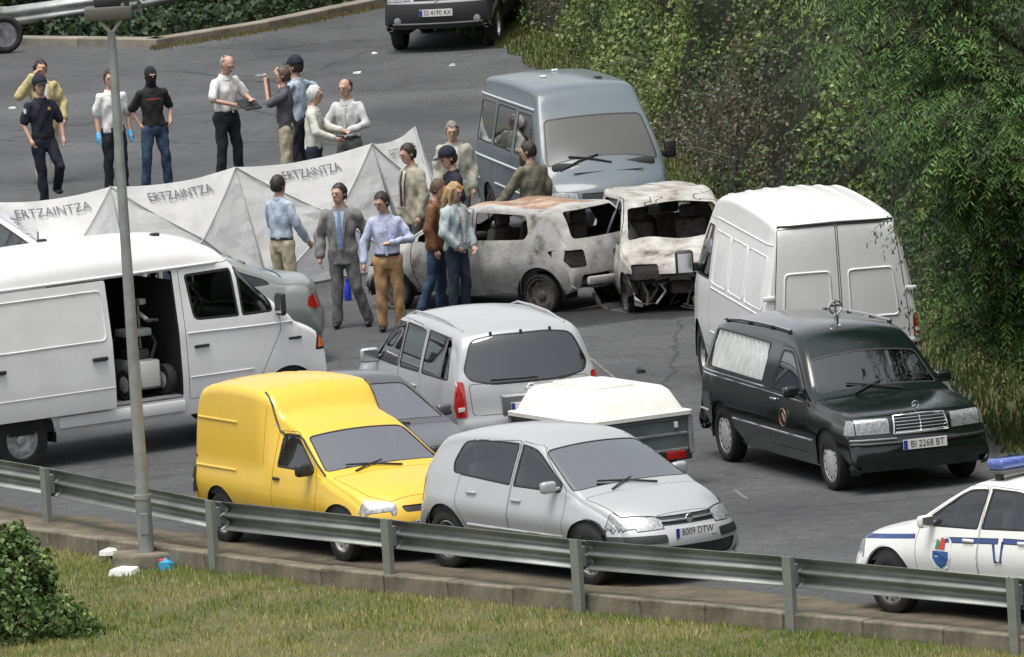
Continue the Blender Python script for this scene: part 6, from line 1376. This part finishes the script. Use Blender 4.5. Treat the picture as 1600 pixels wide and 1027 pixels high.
c_white = cloth('white', (.72, .72, .71), noise=.1); c_navy = cloth('navy', (.014, .017, .026)); c_jean = cloth('jeans', (.035, .07, .13), noise=.5, scale=5); c_djean = cloth('dark_jeans', (.018, .028, .05), noise=.3)
c_black = cloth('black', (.013, .013, .014)); c_beige = cloth('beige', (.48, .42, .30)); c_tan = cloth('tan', (.40, .24, .12), noise=.15); c_blue = cloth('light_blue', (.42, .50, .60), noise=.12); c_grey = cloth('suit_grey', (.20, .19, .19)); c_tgrey = cloth('trouser_grey', (.13, .135, .13)); c_police = cloth('police', (.012, .014, .028)); c_sand = cloth('sand', (.38, .36, .27)); c_olive = cloth('olive', (.17, .155, .11)); c_cream = cloth('cream', (.60, .60, .53), noise=.12); c_slate = cloth('slate', (.09, .09, .105)); c_brown = cloth('brown_leather', (.16, .065, .025), .5); c_denim = cloth('pale_denim', (.40, .46, .48)); c_khaki = cloth('khaki_jacket', (.52, .44, .22)); c_pgrey = cloth('pale_grey', (.55, .56, .55), noise=.1); c_lgj = cloth('linen', (.42, .41, .34))
GREYH = (.36, .35, .33)
def held(name, label, cat, root, T, loc, size, m, rot=(0, 0, 0), bev=.01):
    o = meshobj(name, bx((0, 0, 0), size, bev), m); M = Matrix.Translation(root.location) @ Matrix.Rotation(root.rotation_euler.z, 4, 'Z')
    o.matrix_world = M @ Matrix.Translation(Vector(loc)) @ Matrix.Rotation(R(rot[2]), 4, 'Z') @ Matrix.Rotation(R(rot[1]), 4, 'Y') @ Matrix.Rotation(R(rot[0]), 4, 'X'); tag(o, label, cat); return o
# back row
r, T, A, k = person('person in a pale khaki jacket holding a phone to the ear, behind the capped officer', (63, 97), -80, 1.74, ra=((.02, -.34, 1.28), (.07, -.13, 1.56)), la=((-.02, .29, 1.15), (.1, .27, .93)), top=c_white, jacket=c_khaki, trousers=c_beige)
held('mobile_phone', 'black mobile phone held at the ear of the khaki-jacketed person', 'phone', r, T, A[-1][2]+Vector((.0, .03, .10)), (.02, .05, .12), BLACKP)
r, T, A, k = person('police officer in navy uniform and cap stepping along the road', (61, 124), -68, 1.78, top=c_police, sleeve='short', trousers=c_police, cap=c_police, la=((.0, .27, 1.15), (.12, .25, .93)), ra=((-.02, -.27, 1.15), (.10, -.22, .94)), ll=((.16, .16, .54), (-.12, .20, .22)), rl=((.02, -.06, .50), (.0, -.04, .09)), hem=.94)
pydata('shoulder_patch', [T((.02, -.268, 1.30)), T((.08, -.25, 1.30)), T((.08, -.25, 1.37)), T((.02, -.268, 1.37))], [(0, 1, 2, 3)], c_white, r); pydata('chest_badge', [T((.137, .05, 1.33)), T((.134, .09, 1.33)), T((.130, .09, 1.37)), T((.133, .05, 1.37))], [(0, 1, 2, 3)], cloth('badge_gold', (.6, .4, .1)), r)
r, T, A, k = person('person in white shirt and dark tie wearing blue gloves, behind the lamp post', (171, 113), -72, 1.72, top=c_white, sleeve='short', trousers=c_navy, gloves=mat('glove_blue', (.08, .42, .72), .5), tie=c_black, hem=.88, hy=-8)
r, T, A, k = person('person in black balaclava and black t-shirt with blue jeans', (234, 107), -70, 1.74, top=c_black, sleeve='short', trousers=c_jean, balaclava=True, la=((-.12, .30, 1.18), (.04, .24, 1.02)), ra=((-.08, -.29, 1.17), (-.02, -.20, .98)), ll=((.03, .14, .50), (-.01, .17, .09)), rl=((.03, -.14, .50), (-.01, -.17, .09)), hem=.93)
vs = []
for i in range(7): a = -.6+1.2*i/6; vs += [T((math.cos(a)*.135, math.sin(a)*.185, 1.315)), T((math.cos(a)*.134, math.sin(a)*.185, 1.335))]
pydata('chest_print', vs, [(2*i, 2*i+2, 2*i+3, 2*i+1) for i in range(6)], cloth('print_red', (.35, .05, .03)), r)
meshobj('holster', bx(T((-.02, .19, .88)), (.10, .05, .18), .015), BLACKP, r, smooth=40)
r, T, A, k = person('bald person in white short-sleeved shirt reading a black folder', (350, 87), -52, 1.82, top=c_white, sleeve='short', trousers=c_navy, hair=GREYH, hairtype='receding', hp=28, la=((.08, .29, 1.18), (.33, .17, 1.15)), ra=((.08, -.29, 1.17), (.30, -.02, 1.08)), hem=.99, fat=1.2, lean=.06, ll=((.03, .14, .5), (-.01, .16, .09)), rl=((.03, -.12, .5), (-.01, -.15, .09)))
held('folder', 'black folder held open by the bald person in white', 'folder', r, T, A[-1][2].lerp(A[1][2], .5)+Vector((.06, .04, -.03)), (.24, .33, .025), BLACKP, (0, 35, 10))
r, T, A, k = person('person in slate polo shirt filming with a camera', (441, 108), 175, 1.74, top=c_slate, sleeve='short', trousers=c_beige, la=((.20, .22, 1.28), (.24, .06, 1.58)), ra=((.22, -.2, 1.28), (.22, -.06, 1.54)), hair=(.10, .06, .04))
held('video_camera', 'small white and black video camera raised to the eye', 'camera', r, T, A[1][2]+Vector((.06, -.05, .06)), (.16, .09, .10), mat('camera_shell', (.25, .25, .25), .4), (0, 0, 0), .015)
r, T, A, k = person('person in navy cap and light blue shirt with one elbow raised', (461, 94), 150, 1.78, top=c_blue, trousers=c_navy, cap=c_navy, la=((.12, .22, 1.30), (.26, .05, 1.55)), ra=((-.05, -.40, 1.33), (.16, -.22, 1.45)), sleeve='short')
r, T, A, k = person('white-haired person in cream jumper and dark jeans passing something', (489, 137), -8, 1.74, top=c_cream, trousers=c_djean, hair=(.62, .61, .58), la=((.1, .26, 1.18), (.36, .17, 1.12)), ra=((.08, -.28, 1.15), (.32, -.2, 1.05)), lean=.06, hp=8)
r, T, A, k = person('balding person in pale grey shirt and grey trousers facing the white-haired one', (540, 126), -112, 1.76, top=c_pgrey, trousers=c_tgrey, hair=(.05, .035, .03), hairtype='receding', la=((.06, .29, 1.16), (.24, .10, 1.08)), ra=((.10, -.28, 1.18), (.30, -.14, 1.10)), hem=.97, hy=-10, hp=8)
# around the burnt cars
r, T, A, k = person('person seen from behind in light blue shirt and beige trousers by the screen', (434, 278), 48, 1.76, top=c_blue, trousers=c_beige, hem=.97, ra=((.04, -.24, 1.15), (.22, -.24, .93)), la=((.06, .23, 1.15), (.2, .2, .98)))
r, T, A, k = person('person in open grey suit, blue shirt and tie, walking', (529, 291), -98, 1.80, top=c_blue, jacket=c_grey, trousers=c_tgrey, tie=cloth('tie_blue', (.16, .26, .42)), hy=-28, la=((-.10, .30, 1.17), (-.04, .26, .96)), ra=((-.03, -.28, 1.14), (.05, -.28, .90)), ll=((.05, .15, .5), (-.06, .26, .09)), rl=((.03, -.09, .5), (.02, -.12, .09)), hem=.93)
r, T, A, k = person('person in striped blue shirt and tan trousers looking down at one wrist', (599, 303), -92, 1.74, top=cloth('stripe_blue', (.46, .50, .66), noise=.25, scale=40), trousers=c_tan, hy=-38, hp=18, la=((.05, .31, 1.17), (.26, .06, 1.15)), ra=((.0, -.29, 1.15), (.08, -.30, .90)), hem=.98, fat=1.15)
r, T, A, k = person('person in sand jacket and dark tie beside the screen edge', (640, 228), -150, 1.80, top=c_white, jacket=c_sand, trousers=c_tgrey, tie=cloth('tie_dark', (.06, .02, .03)), hp=14)
r, T, A, k = person('person in linen jacket and white shirt standing behind the capped officer', (706, 193), -92, 1.74, top=c_white, jacket=c_lgj, trousers=c_tgrey, hair=(.22, .2, .18), tie=cloth('tie_grey', (.3, .3, .32)), hp=12)
r, T, A, k = person('police officer in navy uniform and cap with a small flag on the sleeve', (704, 235), -160, 1.80, top=c_police, sleeve='short', trousers=c_police, cap=c_police, la=((.0, .25, 1.14), (.08, .24, .90)), hp=15, hem=.94)
for z0, z1, m_ in ((1.27, 1.285, 'flag_red'), (1.285, 1.315, 'flag_yellow'), (1.315, 1.33, 'flag_red')):
    fx = A[1][0].lerp(A[1][1], .5)+Vector((.0, .072, 0)); pydata('sleeve_flag', [fx+Vector((-.035, 0, z0*k-fx.z)), fx+Vector((.035, 0, z0*k-fx.z)), fx+Vector((.035, 0, z1*k-fx.z)), fx+Vector((-.035, 0, z1*k-fx.z))], [(0, 1, 2, 3)], mat(m_, (.5, .02, .02) if 'red' in m_ else (.8, .5, .03), .7), r)
r, T, A, k = person('person in brown leather jacket and jeans turned towards the blonde person', (679, 283), -15, 1.70, top=c_black, jacket=c_brown, trousers=c_jean, hair=(.10, .06, .035), lean=.05, hp=20, rl=((-.05, -.10, .5), (-.22, -.12, .09)), hem=.99)
r, T, A, k = person('blonde person in pale denim jacket and dark jeans', (706, 288), -38, 1.68, top=c_white, jacket=c_denim, trousers=c_djean, hair=(.42, .28, .13), hairtype='long', la=((.02, .26, 1.13), (.16, .16, .92)), ra=((.02, -.26, 1.13), (.14, -.16, .95)), hem=1.02, hp=14, ll=((.06, .09, .5), (.02, .10, .09)))
r, T, A, k = person('person in olive suit reaching towards the blue-grey van', (827, 225), 128, 1.76, top=c_cream, jacket=c_olive, trousers=c_olive, hy=35, hp=10, la=((.16, .30, 1.10), (.34, .36, .92)))
bpy.data.scenes.remove(TMPS)
